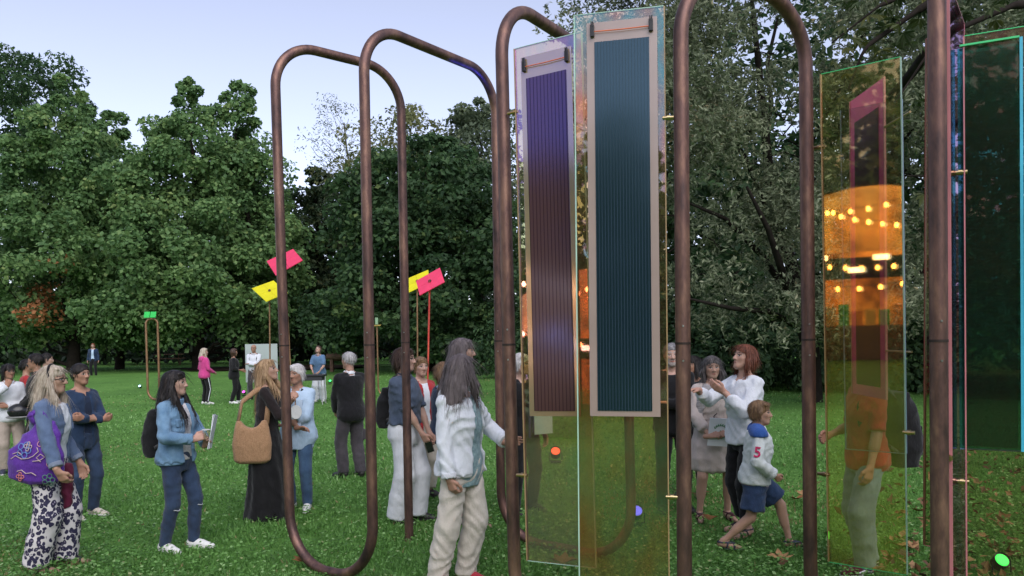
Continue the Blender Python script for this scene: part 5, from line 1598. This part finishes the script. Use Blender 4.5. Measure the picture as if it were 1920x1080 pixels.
# woman in patterned trousers
def leopard():
    m, n, l, out = nodes_of('leopard_print')
    b = n.new('ShaderNodeBsdfPrincipled'); b.inputs['Roughness'].default_value = .85
    tc = n.new('ShaderNodeTexCoord'); mp = n.new('ShaderNodeMapping'); mp.inputs['Scale'].default_value = (1, 1, .85)
    l.new(tc.outputs['Object'], mp.inputs[0])
    nz = n.new('ShaderNodeTexNoise'); nz.inputs['Scale'].default_value = 18; nz.inputs['Detail'].default_value = 2; l.new(mp.outputs[0], nz.inputs['Vector'])
    sc = n.new('ShaderNodeVectorMath'); sc.operation = 'SCALE'; sc.inputs['Scale'].default_value = .045; l.new(nz.outputs['Color'], sc.inputs[0])
    ad = n.new('ShaderNodeVectorMath'); ad.operation = 'ADD'; l.new(mp.outputs[0], ad.inputs[0]); l.new(sc.outputs[0], ad.inputs[1])
    v = n.new('ShaderNodeTexVoronoi'); v.inputs['Scale'].default_value = 30; l.new(ad.outputs[0], v.inputs['Vector'])
    r = ramp(n, [(.0, (.30, .26, .34)), (.14, (.28, .24, .32)), (.2, (.016, .014, .045)), (.50, (.02, .018, .055)), (.55, (.56, .53, .53)), (1, (.60, .57, .57))])
    l.new(v.outputs['Distance'], r.inputs[0]); l.new(r.outputs[0], b.inputs['Base Color']); l.new(b.outputs[0], out.inputs[0])
    return m
p = Person('woman with long ash-blonde hair, blue cardigan and leopard-print trousers', 98, 1064, 1.68, 84, 84, pitch=0, lean=6, skin=(.46, .28, .2), feet=[(-.06, .03), (.055, -.05)], hands=[(-.12, .10, .50), (.185, .135, .49)], elbow=[(-.5, -1, -.2), (1.2, -.7, -.1)], hdir=[(0, .3, -1), (-.3, .35, -.8)])
p.body(); p.hair('long', H_ASH, -1.18, 1.04)
p.top(WHITE, 'blouse', .022, 0, hem=-.03, neck=.3); p.top(CARDI, 'cardigan', .03, .93, .018, hem=.02, open_=.075, amp=.005, cuffs=K('grey_cuff', (.2, .24, .32)))
p.trousers(leopard(), e=.024, knee=.052, hemr=.054, length=.985, hip=.03); p.sandals(SHOEK)
MB().tube([Vector(p.head_pt(.385 * math.cos(t), -.02 - .05 * math.sin(t), .14 + .405 * math.sin(t))) for t in np.linspace(-.15, PI + .15, 21)], .010, 8).build('headband', BLACKC, p.root, True)
p.glasses(DARKL)
f = Field(.03); f.amp = .006; f.loft([(.30 * p.h - p.pel[2], .01, .005, .028, .03), (.42 * p.h - p.pel[2], 0, 0, .045, .05), (.52 * p.h - p.pel[2], 0, 0, .03, .055)], p.pel + V3(-.03, .135, 0), np.eye(3))
p.part('sash', f, K('maroon_silk', (.12, .012, .04), rough=.6))
BAGP = K('purple_silk', (.11, .035, .30), (.075, .02, .22), rough=.45, bump=.6)
bc = V3(.20, .06, .59 * p.h)
o, off = p.carried('shoulder_bag', 'big purple embroidered bag hanging from the blonde woman', 'bag', bc - V3(0, 0, .26))
f = Field(.05); f.amp = .006; f.fq = 20
f.loft([(-.25, 0, -.06, .03, .1), (-.22, 0, -.06, .055, .19), (-.1, 0, -.06, .07, .22), (.03, 0, -.05, .06, .19), (.15, -.02, -.03, .045, .12), (.26, -.03, -.01, .03, .06)], bc, rx(-.12))
sdf_part('bag_body', f, BAGP, o, off, p.vx)
strap('strap', [bc + V3(-.03, -.05, .2), p.sh[1] + V3(.065, -.06, -.06), p.sh[1] + V3(.0, -.01, .075), p.sh[1] + V3(.07, .05, -.06), bc + V3(-.03, .05, .2)], .04, .012, BAGP, o, off)
def stitch(pts, mat, r=.0036, name='embroidery'):
    q = []
    for (a, b) in pts:       # a: along the bag, b: up
        xw = float(np.interp(b, [-.25, -.22, -.1, .03, .15, .26], [.03, .055, .07, .06, .045, .03])); yw = float(np.interp(b, [-.25, -.22, -.1, .03, .15, .26], [.1, .19, .22, .19, .12, .06]))
        cx = float(np.interp(b, [-.25, .03, .26], [0, 0, -.04])); cy = float(np.interp(b, [-.25, -.22, -.1, .03, .15, .26], [-.06, -.06, -.06, -.05, -.03, -.01]))
        a = a * .85 - .05
        x = cx + xw * math.sqrt(max(.02, 1 - min(.98, ((a - cy) / yw) ** 2))) + .010
        w_ = bc + rx(-.12) @ V3(x, a, b)
        q.append(Vector(w_ - off))
    MB().tube(q, r, 6).build(name, mat, o, True)
EP, EB, EGn, EY = K('thread_pink', (.6, .28, .42)), K('thread_blue', (.13, .24, .55)), K('thread_green', (.12, .26, .22)), K('thread_sand', (.55, .42, .40))
def flower(ca, cb, r, mat, n_=5):
    for k in range(n_):
        a0 = 2 * PI * k / n_
        stitch([(ca + r * (.25 * math.cos(a0) + .5 * math.cos(a0) * 1 + .42 * math.cos(a0 + t)) , cb + r * (.75 * math.sin(a0) + .42 * math.sin(a0 + t))) for t in np.linspace(0, 2 * PI, 10)], mat)
flower(-.09, .02, .055, EB); flower(.07, .10, .05, EP); flower(-.06, .05, .03, EY, 4)
stitch([(-.2, -.06), (-.16, -.03), (-.1, -.05), (-.04, -.04), (.0, -.02), (.04, .02), (.02, .05)], EY)
stitch([(-.19, -.02), (-.14, .0), (-.1, -.02)], EY); stitch([(.0, -.06), (.06, -.05), (.1, -.02), (.06, .0), (.03, -.03), (.07, -.06)], EY)
stitch([(-.13, -.15), (-.09, -.135), (-.05, -.16), (0, -.15), (.04, -.17)], EY); flower(-.1, -.19, .03, K('thread_coral', (.6, .2, .2)), 4); flower(.16, -.04, .05, EP, 3); flower(.14, -.2, .045, EGn, 5)

# --- denim jacket woman
p = Person('dark long-haired woman in light denim jacket and ripped jeans', 335, 1026, 1.60, 104, 92, skin=PALESK, feet=[(-.05, .06), (.06, -.045)], hands=[(-.04, .155, .585), (.055, .15, .625)], elbow=[(-1, -.5, -.4), (1, -.6, -.4)], hdir=[(.3, .6, .5), (-.5, .7, .3)], curl=(.5, .8), footyaw=(-4, 14))
p.body(); p.hair('long', H_BLACK, -1.6, 1.15)
p.top(K('white_speckled', (.62, .6, .6), (.42, .4, .42), scale=60), 'blouse', .012, 0, hem=-.01, vneck=.05); p.top(DENIM, 'denim_jacket', .026, .97, .018, hem=-.02, open_=.055, amp=.006, cuffs=DENIM, band=DENIM, collar=DENIM)
t = p.trousers(JEANS, e=.008, knee=.036, hemr=.027); p.shoes(SHOEW, RUBW)
jk = [o for o in p.root.children if o.name.startswith('denim_jacket')][0]
for q in (-1, 1):
    f = Field(.004); f.loft([(-.05, 0, 0, .045, .022), (-.012, 0, 0, .05, .024), (.02, 0, 0, .05, .024)], p.pel + p.R @ V3(.085 * q, .098, .205 * p.h), p.R, pw=4); p.part('chest_pocket', f, DENIM, .008, jk)
    MB().tube([Vector(p.pel + p.R @ V3(.085 * q, .120, .198 * p.h)), Vector(p.pel + p.R @ V3(.085 * q, .127, .198 * p.h))], .009, 10).build('button', STEEL, jk, True)
for i in (0, 1):
    MB().tube([Vector(p.kn[i] + V3(.045 * math.cos(a), .006 + .053 * math.sin(a), -.05 + .006 * math.sin(3 * a))) for a in np.linspace(.3, 2.8, 9)], .005, 6).build('rip', K('pale_threads', (.45, .47, .5)), t, True)
box_bag(p, 'backpack', 'black backpack on the back of the denim-jacket woman', p.neck + p.R @ V3(.03, -.155, -.27), (.26, .14, .42), BLACKC, (0, 1))
o, off = p.carried('paper_sheets', 'white sheets of paper held by the denim-jacket woman', 'paper', V3(-.10, .30, .58 * 1.6))
sheetbox(o, (0, 0, .12), (1, .55, .1), (.1, .2, 1), .21, .30, .006, simple('paper', (.7, .72, .76), .7, 0, 0, .2, .05), 'sheet'); sheetbox(o, (.012, .012, .115), (1, .5, .1), (.05, .25, 1), .21, .30, .004, simple('paper', (.7, .72, .76), .7, 0, 0, .2, .05), 'sheet')
o, off = p.carried('cup', 'small clear plastic cup in the hand of the denim-jacket woman', 'cup', p.wr[1] + p.hu[1] * .09 + V3(0, .02, .0))
m_cup, n_, l_, out_ = nodes_of('clear_plastic'); tb = n_.new('ShaderNodeBsdfTransparent'); gb = n_.new('ShaderNodeBsdfGlossy'); gb.inputs['Roughness'].default_value = .1; mm = n_.new('ShaderNodeMixShader'); mm.inputs[0].default_value = .35; l_.new(tb.outputs[0], mm.inputs[1]); l_.new(gb.outputs[0], mm.inputs[2]); l_.new(mm.outputs[0], out_.inputs[0])
MB().tube([(0, 0, -.03), (0, 0, .05)], [.022, .032], 14).build('wall', m_cup, o, True); MB().tube([(.032 * math.cos(a), .032 * math.sin(a), .05) for a in np.linspace(0, 6.283, 15)], .003, 6, False).build('rim', SHOEW, o, True)

# --- far group
p = Person('woman in bright pink hoodie and striped black track trousers far away', 385, 757, 1.60, 40, 62, skin=PALESK, hands=[(-.1, .12, .58), (.09, .13, .56)])
p.body(); p.hair('long', H_ASH, -.8); p.top(PINKC, 'hoodie', .026, 1.0, .018, hem=-.06, hoodmat=PINKC); p.trousers(BLACKC, e=.014); p.shoes(SHOEW, RUBW)
for i in (0, 1):
    sg = (-1, 1)[i]
    MB().tube([Vector(p.hip[i] + V3(sg * .09, 0, .0)), Vector(p.kn[i] + V3(sg * .068, 0, 0)), Vector(p.ank[i] + V3(sg * .055, 0, .03))], .012, 6).build('side_stripe', WHITE, p.root, True)
p = Person('dark-haired woman all in black standing far away', 441, 755, 1.58, 66, 50, build=1.08, skin=TANSK, feet=[(-.06, .06), (.06, -.07)], hands=[(-.06, .15, .58), (.1, .12, .6)])
p.body(); p.hair('bob', H_BRN, -.62); p.top(BLACKC, 'shirt', .024, .8, .02, hem=-.08); p.trousers(BLACKC, e=.014, knee=.04); p.shoes(SHOEW, RUBW)
p = Person('bald man in white shirt with folded arms before the grey board', 478, 748, 1.66, 178, 190, male=True, skin=TANSK, hands=CROSS, elbow=CRE, hdir=CRD)
p.body(); p.hair('fringe', H_GRY); p.top(WHITE, 'shirt', .02, .95, .016, hem=-.02, collar=WHITE); p.trousers(GREYT, e=.018); p.shoes(SHOEK)
box_bag(p, 'backpack', 'dark backpack on the bald man with straps over his white shirt', p.neck + V3(0, -.16, -.27), (.28, .14, .42), BLACKC, (0, 1))
p = Person('white-haired person beside the bald man at the board', 496, 742, 1.62, 200, 160, skin=PALESK)
p.body(); p.hair('short', H_WHT); p.top(WHITE, 'shirt', .02, .5, .016); p.trousers(GREYT); p.shoes(SHOEK)
p = Person('red-haired person in dark jacket standing far off under the left tree', 176, 706, 1.72, 170, 160, male=True, skin=PALESK)
p.body(); p.hair('bob', H_RED, -.5); p.top(SKYB, 'shirt', .012, 0); p.top(NAVY, 'jacket', .026, 1.0, .016, hem=-.08, open_=.06); p.trousers(BLACKC); p.shoes(SHOEK)
p = Person('brown-haired woman in blue shirt and white wide trousers at the small table', 600, 752, 1.62, 186, 190, pitch=-28, lean=8, skin=PALESK, hands=[(-.05, .17, .53), (.05, .19, .54)], elbow=[(-1, -.3, -.3), (1, -.3, -.3)])
p.body(); p.hair('bob', H_BRN, -.6); p.top(K('blue_shirt', (.11, .2, .34)), 'shirt', .024, .5, .024, hem=-.03, collar=K('blue_shirt', (.11, .2, .34))); p.trousers(WHITE, e=.024, knee=.05, hemr=.052); p.shoes(SHOEW)

# --- behind the first arch
p = Person('blonde woman in long black dress with a big tan bag', 503, 968, 1.65, 84, 92, pitch=-12, lean=4, skin=(.48, .29, .21), hands=[(-.03, .14, .72), (.0, .15, .735)], elbow=[(-1, -.6, -.5), (1, -.5, -.6)], hdir=[(.3, .5, .6), (-.2, .6, .7)], curl=(.8, .8))
p.body(); p.hair('long', H_BLD, -1.7, 1.08); p.top(K('sheer_black', (.02, .014, .014)), 'dress_top', .012, .62, .012, hem=-.03, vneck=.04)
p.skirt(K('black_jersey', (.012, .012, .013), (.006, .006, .007)), [(.012, .155, .15, .0), (.2, .14, .125, .005), (.4, .125, .105, .003), (.52, .112, .085), (.6, .085, .066), (.66, .08, .062)], pleat=.008); p.shoes(SHOEK)
TANB = K('woven_jute', (.42, .25, .14), (.30, .17, .09), scale=90, bump=.9, fine=400)
bc = V3(.20, -.10, .50 * p.h)
o, off = p.carried('shoulder_bag', 'large tan woven bag hanging from the woman in the black dress', 'bag', bc - V3(0, 0, .24))
f = Field(.03); f.loft([(-.22, 0, 0, .03, .13), (-.19, 0, 0, .06, .18), (-.02, 0, 0, .065, .195), (.14, 0, 0, .05, .17), (.22, 0, 0, .03, .15)], bc, np.eye(3), pw=2.6)
f.ell(bc + V3(0, .0, .27), V3(.3, .11, .13), sub=True, ks=.02)
sdf_part('bag_body', f, TANB, o, off, p.vx)
strap('strap', [bc + V3(0, -.14, .16), bc + V3(-.04, -.10, .40), p.sh[1] + V3(-.01, -.01, .075), bc + V3(-.05, .16, .38), bc + V3(0, .14, .16)], .05, .014, TANB, o, off)
o, off = p.carried('paper_fan', 'round white paper fan in the hands of the woman in black dress', 'fan', p.wr[0] + V3(0, .06, -.12))
MB().tube([(0, 0, .02), (.004, .004, .02), (.008, .008, .02)], [.07, .075, .07], 20).build('disc', SHOEW, o, True); MB().tube([(0, 0, .08), (0, 0, .16)], .006, 6).build('stick', TANB, o, True)
p = Person('short white-haired woman in pale blue top with folded arms', 563, 950, 1.58, 186, 200, skin=TANSK, hands=[(.05, .11, .59), (-.05, .125, .575)], elbow=CRE, hdir=CRD, feet=[(-.065, .03), (.06, 0)])
p.body(); p.hair('short', H_WHT, vol=1.12); p.top(SKYB, 'tunic', .032, .72, .028, hem=-.10, flare=.025); p.trousers(JEANS2, e=.01, knee=.037, hemr=.03); p.shoes(SHOEW, RUBW)
o, off = p.carried('brochure', 'pale blue brochure held against the pale blue top', 'brochure', V3(.0, .17, .60 * 1.58))
sheetbox(o, (0, 0, .12), (1, 0, .05), (.02, -.15, 1), .21, .28, .008, simple('brochure_blue', (.5, .62, .76), .6, 0, 0, .3, .05), 'cover')
MB().tube([(-.02, .0185, .13), (0, .0175, .14), (.02, .0185, .13)], .004, 6).build('emblem', simple('emblem_green', (.1, .3, .16), .6), o)
strap('camera_strap', [p.neck + V3(-.08, .05, .0), p.neck + V3(-.05, .1, -.1), p.pel + V3(.02, .14, .2)], .035, .006, BLACKC, p.root, V3(0, 0, 0))
p = Person('old man in black sweater and grey cargo trousers turned away', 662, 892, 1.66, 318, 300, male=True, skin=(.40, .23, .17), lean=3, hands=[(-.05, .15, .52), (.06, .15, .51)], elbow=[(-1, -.4, -.3), (1, -.4, -.3)], feet=[(-.055, .05), (.06, -.02)])
p.body(brow=(.3, .28, .26)); p.hair('crop', hairmat('hair_pale_grey', (.5, .49, .48), (.28, .27, .27))); p.top(WHITE, 'shirt', .010, 0, collar=WHITE); p.top(BLACKC, 'sweater', .032, 1.0, .022, hem=-.07, neck=.29, amp=.005); tr = p.trousers(GREYT, e=.02, knee=.042, hemr=.038, amp=.006); p.shoes(SHOEK)
f = Field(.01); f.loft([(-.09, 0, 0, .03, .055), (.07, 0, 0, .03, .055)], p.hip[1] + (p.kn[1] - p.hip[1]) * .72 + V3(.075, -.01, 0), np.eye(3), pw=4); p.part('cargo_pocket', f, GREYT, None, tr)

# --- by the first arch's far leg
p = Person('tall short-haired woman in slate shirt and white trousers', 764, 974, 1.75, 112, 100, skin=PALESK, hands=[(-.07, .12, .50), (.02, .145, .47)], elbow=[(-1, -.5, -.3), (1, -.6, -.3)], hdir=[(.2, .4, -1), (-.3, .5, -1)], feet=[(-.05, .03), (.06, -.03)])
p.body(); p.hair('bob', H_BRN, -.42, 1.08); p.top(SLATE, 'shirt', .032, .5, .026, hem=.045, neck=.3, amp=.006, cuffs=SLATE, collar=SLATE); p.trousers(WHITE, e=.026, knee=.052, hemr=.056, waist=.06, amp=.0025); p.shoes(SHOEK)
f = Field(.005); f.loft([(z, a, b, c, d_) for z, a, b, c, d_ in p.prof(.052, .075, .028)], p.pel, p.R); p.part('belt', f, BLACKC)
box_bag(p, 'backpack', 'black backpack on the tall woman in white trousers', p.neck + p.R @ V3(.02, -.17, -.30), (.26, .13, .40), BLACKC, (0, 1))
o, off = p.carried('phone', 'black phone in the hand of the tall woman', 'phone', p.wr[1] + p.hu[1] * .13)
MB().box((0, 0, 0), (.012, .075, .15), Matrix.Rotation(.3, 3, 'X')).build('case', BLACKP, o, bevel=.003); MB().box((.0075, 0, 0), (.001, .066, .14), Matrix.Rotation(.3, 3, 'X')).build('screen', simple('phone_glass', (.01, .01, .012), .08), o)
p = Person('woman in red cardigan and cream trousers behind the tall woman', 793, 930, 1.62, 140, 150, skin=PALESK)
p.body(); p.hair('short', H_SND); p.top(WHITE, 'blouse', .012, 0); p.top(REDC, 'cardigan', .026, 1.0, .016, hem=-.07, open_=.05); p.trousers(CREAM, e=.016, knee=.04, hemr=.034, length=.93); p.shoes(SHOEK)

# --- hooded woman group
p = Person('sandy-haired person in pale blue sleeves, dark vest and jeans', 838, 950, 1.58, 60, 40, skin=PALESK, feet=[(-.06, .02), (.07, -.04)])
p.body(); p.hair('bob', H_SND, -.5, 1.05); p.top(SKYB, 'shirt', .016, 1.0, .016, collar=SKYB); p.top(NAVY, 'vest', .03, 0, hem=-.06); p.trousers(JEANS, e=.014, knee=.042, hemr=.036, length=.96); p.shoes(SHOEN, RUBW)
p = Person('bare-legged person with long brown hair behind the white hoodie', 872, 985, 1.83, 66, 85, skin=PALESK, hands=[(-.1, .12, .55), (.1, .1, .55)])
p.body(); p.hair('long', H_GBR, -1.5, 1.05); p.top(K('grey_green', (.1, .12, .11)), 'shirt', .02, .5, .018, hem=-.05); p.trousers(K('dark_shorts', (.02, .022, .03)), 'shorts', e=.02, length=.32, knee=.055); p.sandals(SHOEK)
p = Person('woman with long grey hair in white hoodie and cream trousers', 882, 1092, 1.72, 122, 30, pitch=2, lean=0, roll=0, tw=6, sway=(-.03, .045), skin=(.42, .25, .18), feet=[(-.03, -.05), (.085, -.115)], hands=[(-.15, .13, .61), (.135, .035, .43)], elbow=[(-1, -.4, -.8), (.8, -1, -.1)], hdir=[(-.1, 1, .1), (-.1, .35, -1)], curl=(.2, .65), footyaw=(-6, 20))
p.body(); p.hair('long', H_GBR, -.98, 1.12)
AQUA = K('aqua_print', (.30, .42, .44), (.13, .22, .25), scale=34)
p.top(AQUA, 'patterned_shirt', .020, 0, hem=-.085, flare=.01, neck=.295); p.top(K('white_fleece', (.68, .71, .76), (.6, .63, .68)), 'hoodie', .036, .99, .022, hem=-.03, open_=.085, openx=-.05, amp=.007, cuffs=WHITE, band=WHITE, hoodmat=WHITE)
p.trousers(K('cream_twill', (.62, .57, .5), (.52, .475, .415)), e=.02, knee=.046, hemr=.038, amp=.008, hip=.024); p.shoes(SHOER, RUBW)
MB().tube([Vector(p.pel + p.R @ V3(.055, .108, z)) for z in (.0, .1, .2, .3)], .006, 6).build('zip', BLACKC, p.root, True)
p = Person('white-haired person in black standing behind the left solar panel', 982, 955, 1.66, 150, 120, male=True, skin=PALESK)
p.body(); p.hair('short', H_WHT); p.top(BLACKC, 'jacket', .03, 1.0, .02, hem=-.07); p.trousers(BLACKC, e=.018); p.shoes(SHOEK)
o, off = p.carried('paper_sheets', 'pale blue sheet of paper held behind the left solar panel', 'paper', V3(-.16, .16, .5 * 1.66))
sheetbox(o, (0, 0, .1), (1, 0, 0), (0, 0, 1), .22, .22, .005, simple('brochure_blue', (.5, .62, .76), .6), 'sheet')

# --- right group
p = Person('grey-bearded man in black behind the fourth copper leg', 1262, 952, 1.74, 178, 186, male=True, skin=PALESK, hands=CROSS, elbow=CRE, hdir=CRD, feet=[(-.07, 0), (.07, .02)])
p.body(beard=(.42, .41, .40), brow=(.3, .29, .28)); p.hair('crop', H_GRY); p.top(BLACKC, 'sweater', .026, .85, .018, hem=-.06); p.trousers(BLACKC, e=.016); p.shoes(SHOEK)
p = Person('dark-haired person half hidden left of the scarf woman', 1302, 925, 1.58, 220, 240, skin=TANSK)
p.body(); p.hair('bob', H_BLACK, -.4); p.top(BLACKC, 'top', .018, .5); p.trousers(BLACKC); p.shoes(SHOEK)
p = Person('woman in beige dress and grey scarf holding a white folder', 1336, 968, 1.62, 178, 182, skin=(.46, .28, .21), hands=[(-.06, .15, .535), (.07, .15, .53)], elbow=[(-1, -.5, -.2), (1, -.5, -.2)], hdir=[(.8, .4, .2), (-.8, .4, .2)], curl=(.7, .7), feet=[(-.085, .02), (.085, .02)])
p.body(); p.hair('bob', H_DGR, -.62, 1.16); p.top(DRESS, 'dress_top', .026, .86, .026, hem=.05, amp=.006)
p.skirt(DRESS, [(.295, .105, .085), (.31, .135, .105), (.38, .145, .11), (.48, .125, .1), (.58, .105, .082), (.635, .092, .072)], 'dress_skirt', pleat=.009); p.sandals(K('wine_leather', (.06, .015, .02)))
f = Field(.004); f.loft([(z, a, b, c, d_) for z, a, b, c, d_ in p.prof(.093, .112, .031)], p.pel, p.R); p.part('belt', f, BLACKC)
MB().tube([Vector(p.pel + V3(.015 + .02 * math.sin(t * 2), .155 + .004 * t, .16 + .03 * t - .08)) for t in np.linspace(-2, 5, 20)], .005, 6).build('belt_cord', BLACKC, p.root, True)
SC = K('striped_scarf', (.45, .42, .42), (.12, .12, .13), scale=40, stretch=(.3, .3, 3))
f = Field(.02); f.amp = .006; f.fq = 45
c = p.neck + V3(0, .01, -.012)
for a in range(10):
    t0, t1 = 2 * PI * a / 10, 2 * PI * (a + 1) / 10
    f.cone(c + V3(.085 * math.sin(t0), .075 * math.cos(t0), -.01 + .018 * math.cos(t0) * -1), c + V3(.085 * math.sin(t1), .075 * math.cos(t1), -.01 - .018 * math.cos(t1)), .035, .035)
f.path([c + V3(.07, .07, -.03), c + V3(.13, .11, -.12), c + V3(.17, .1, -.27), c + V3(.175, .09, -.4)], [.04, .045, .042, .05], flat=True)
p.part('scarf', f, SC)
o, off = p.carried('folder', 'white folder with a green laurel emblem held by the scarf woman', 'folder', V3(.0, .285, .465 * 1.62))
fo, Rm = sheetbox(o, (0, 0, .14), (1, 0, .08), (0, .12, 1), .22, .27, .012, simple('folder_white', (.68, .7, .74), .6, 0, 0, .3, .05), 'cover')
for t in np.linspace(.4, 5.2, 16):
    for q in (-1, 1):
        c0 = Vector((.062 * math.cos(t), .0075, .01 + .062 * math.sin(t))); dr = Vector((-math.sin(t) + q * .6 * math.cos(t), 0, math.cos(t) + q * .6 * math.sin(t))).normalized()
        pts = [Rm @ (c0 - dr * .001), Rm @ (c0 + dr * .01), Rm @ (c0 + dr * .022)]
        MB().tube([Vector((0, 0, .14)) + q_ for q_ in pts], [.002, .0045, .001], 5).build('emblem_leaf', simple('emblem_green2', (.03, .2, .07), .6), fo)
MB().tube([Vector((0, 0, .14)) + Rm @ Vector(q) for q in ((-.006, .0075, -.02), (.006, .0075, .0), (-.004, .0075, .02))], .005, 6).build('emblem', simple('emblem_green2', (.03, .2, .07), .6), fo)
p = Person('auburn-haired woman in white blouse gesturing with both hands', 1402, 996, 1.74, 246, 252, pitch=-14, lean=1, skin=(.50, .30, .23), hands=[(-.02, .15, .755), (.06, .255, .765)], elbow=[(-.7, -.2, -1), (.7, .0, -1)], hdir=[(.4, .7, .5), (-.2, 1, .1)], palm=[(.2, -1, 0), (-.2, 0, -1)], curl=(.3, .35), feet=[(-.06, .05), (.06, -.03)])
p.body(); p.hair('bob', H_RED, -.46, 1.06); p.top(K('white_linen', (.68, .71, .76), (.58, .61, .66)), 'blouse', .03, .84, .026, hem=-.04, vneck=.07, amp=.007, flare=.012); p.trousers(BLACKC, e=.012, knee=.04, hemr=.032, length=.9); p.sandals(SHOEK)

# the boy
p = Person('boy in white varsity jacket and blue shorts walking to the right', 1424, 1026, 1.33, 100, 112, pitch=0, lean=5, skin=(.46, .28, .2), feet=[(-.045, .19, .05), (.05, -.23, .062)], hands=[(-.12, .09, .50), (.115, .10, .50)], elbow=[(-.7, -1, -.1), (.7, -1, -.1)], hdir=[(.3, .6, -.6), (-.3, .6, -.6)], curl=(.8, .8), footyaw=(-5, 8))
VW = K('varsity_white', (.60, .65, .65), (.51, .555, .555)); VB = K('varsity_blue', (.04, .12, .42)); RT = K('red_tee', (.45, .02, .05))
p.body(); p.hair('short', H_SND, vol=1.04); p.top(RT, 'tee', .012, .4, hem=-.02); j = p.top(VW, 'varsity_jacket', .03, .97, .024, hem=-.035, open_=.05, amp=.005, cuffs=VW, band=K('striped_rib', (.55, .5, .55), (.16, .07, .14), scale=30, stretch=(.05, .05, 3)))
for i in (0, 1):
    f = Field(.02); f.path([p.neck + (p.sh[i] - p.neck) * .35 + V3(0, -.012, .0), p.sh[i] + V3(0, 0, -.002)], [.034 * p.h + .028, .029 * p.h + .033]); f.cut(lambda X_, Y_, Z_: np.sqrt((X_ - p.neck[0]) ** 2 + (Y_ - p.neck[1] - .02) ** 2) - .062, .004)
    f.cut(lambda X_, Y_, Z_: Z_ - p.sh[0][2] + .012, .004); p.part('shoulder_yoke', f, VB, None, j)
p.trousers(K('blue_shorts', (.03, .06, .13), (.02, .035, .08)), 'shorts', e=.024, length=.40, knee=.06, amp=.006, hip=.03); p.sandals(SHOEN)
fc = bpy.data.curves.new('number', 'FONT'); fc.body = '5'; fc.size = .125; fc.extrude = .004; fc.offset = .0015; fc.align_x = 'CENTER'; fc.align_y = 'CENTER'
tmp = bpy.data.objects.new('number_tmp', fc); COL.objects.link(tmp); bpy.context.view_layer.update()
me = bpy.data.meshes.new_from_object(tmp.evaluated_get(bpy.context.evaluated_depsgraph_get())); bpy.data.objects.remove(tmp)
me.materials.clear()
num = link('sleeve_number', me, K('number_red', (.55, .03, .12)), j)
c = p.along(1, .33) + V3(.062, -.012, 0); ax = nrm(p.sh[1] - p.el[1]); nx_ = nrm(V3(1, -.25, .05)); nx_ = nrm(nx_ - ax * (nx_ @ ax)); rt_ = np.cross(ax, nx_)
M = Matrix.Identity(4)
for q in range(3): M[q][0], M[q][1], M[q][2], M[q][3] = rt_[q], ax[q], nx_[q], c[q]
num.matrix_local = M

# visitor behind the gold panel
p = Person('person in red top and grey trousers with burgundy sneakers behind the gold panel', 1630, 1066, 1.72, 262, 250, build=.88, skin=TANSK, hands=[(-.12, .06, .47), (.1, .12, .6)], feet=[(-.05, .05), (.05, -.03)], footyaw=(-8, 12))
p.body(); p.hair('crop', H_BLACK); p.top(REDC, 'shirt', .03, .5, .022, hem=-.06); p.trousers(K('grey_blue_cotton', (.2, .26, .28)), e=.022, knee=.046, hemr=.038); p.shoes(SHOEB, RUBW, stripe=SHOEW)
box_bag(p, 'backpack', 'black backpack with dangling straps sticking out right of the gold panel', p.neck + p.R @ V3(0, -.24, -.33), (.34, .22, .56), BLACKC, (0, 1))
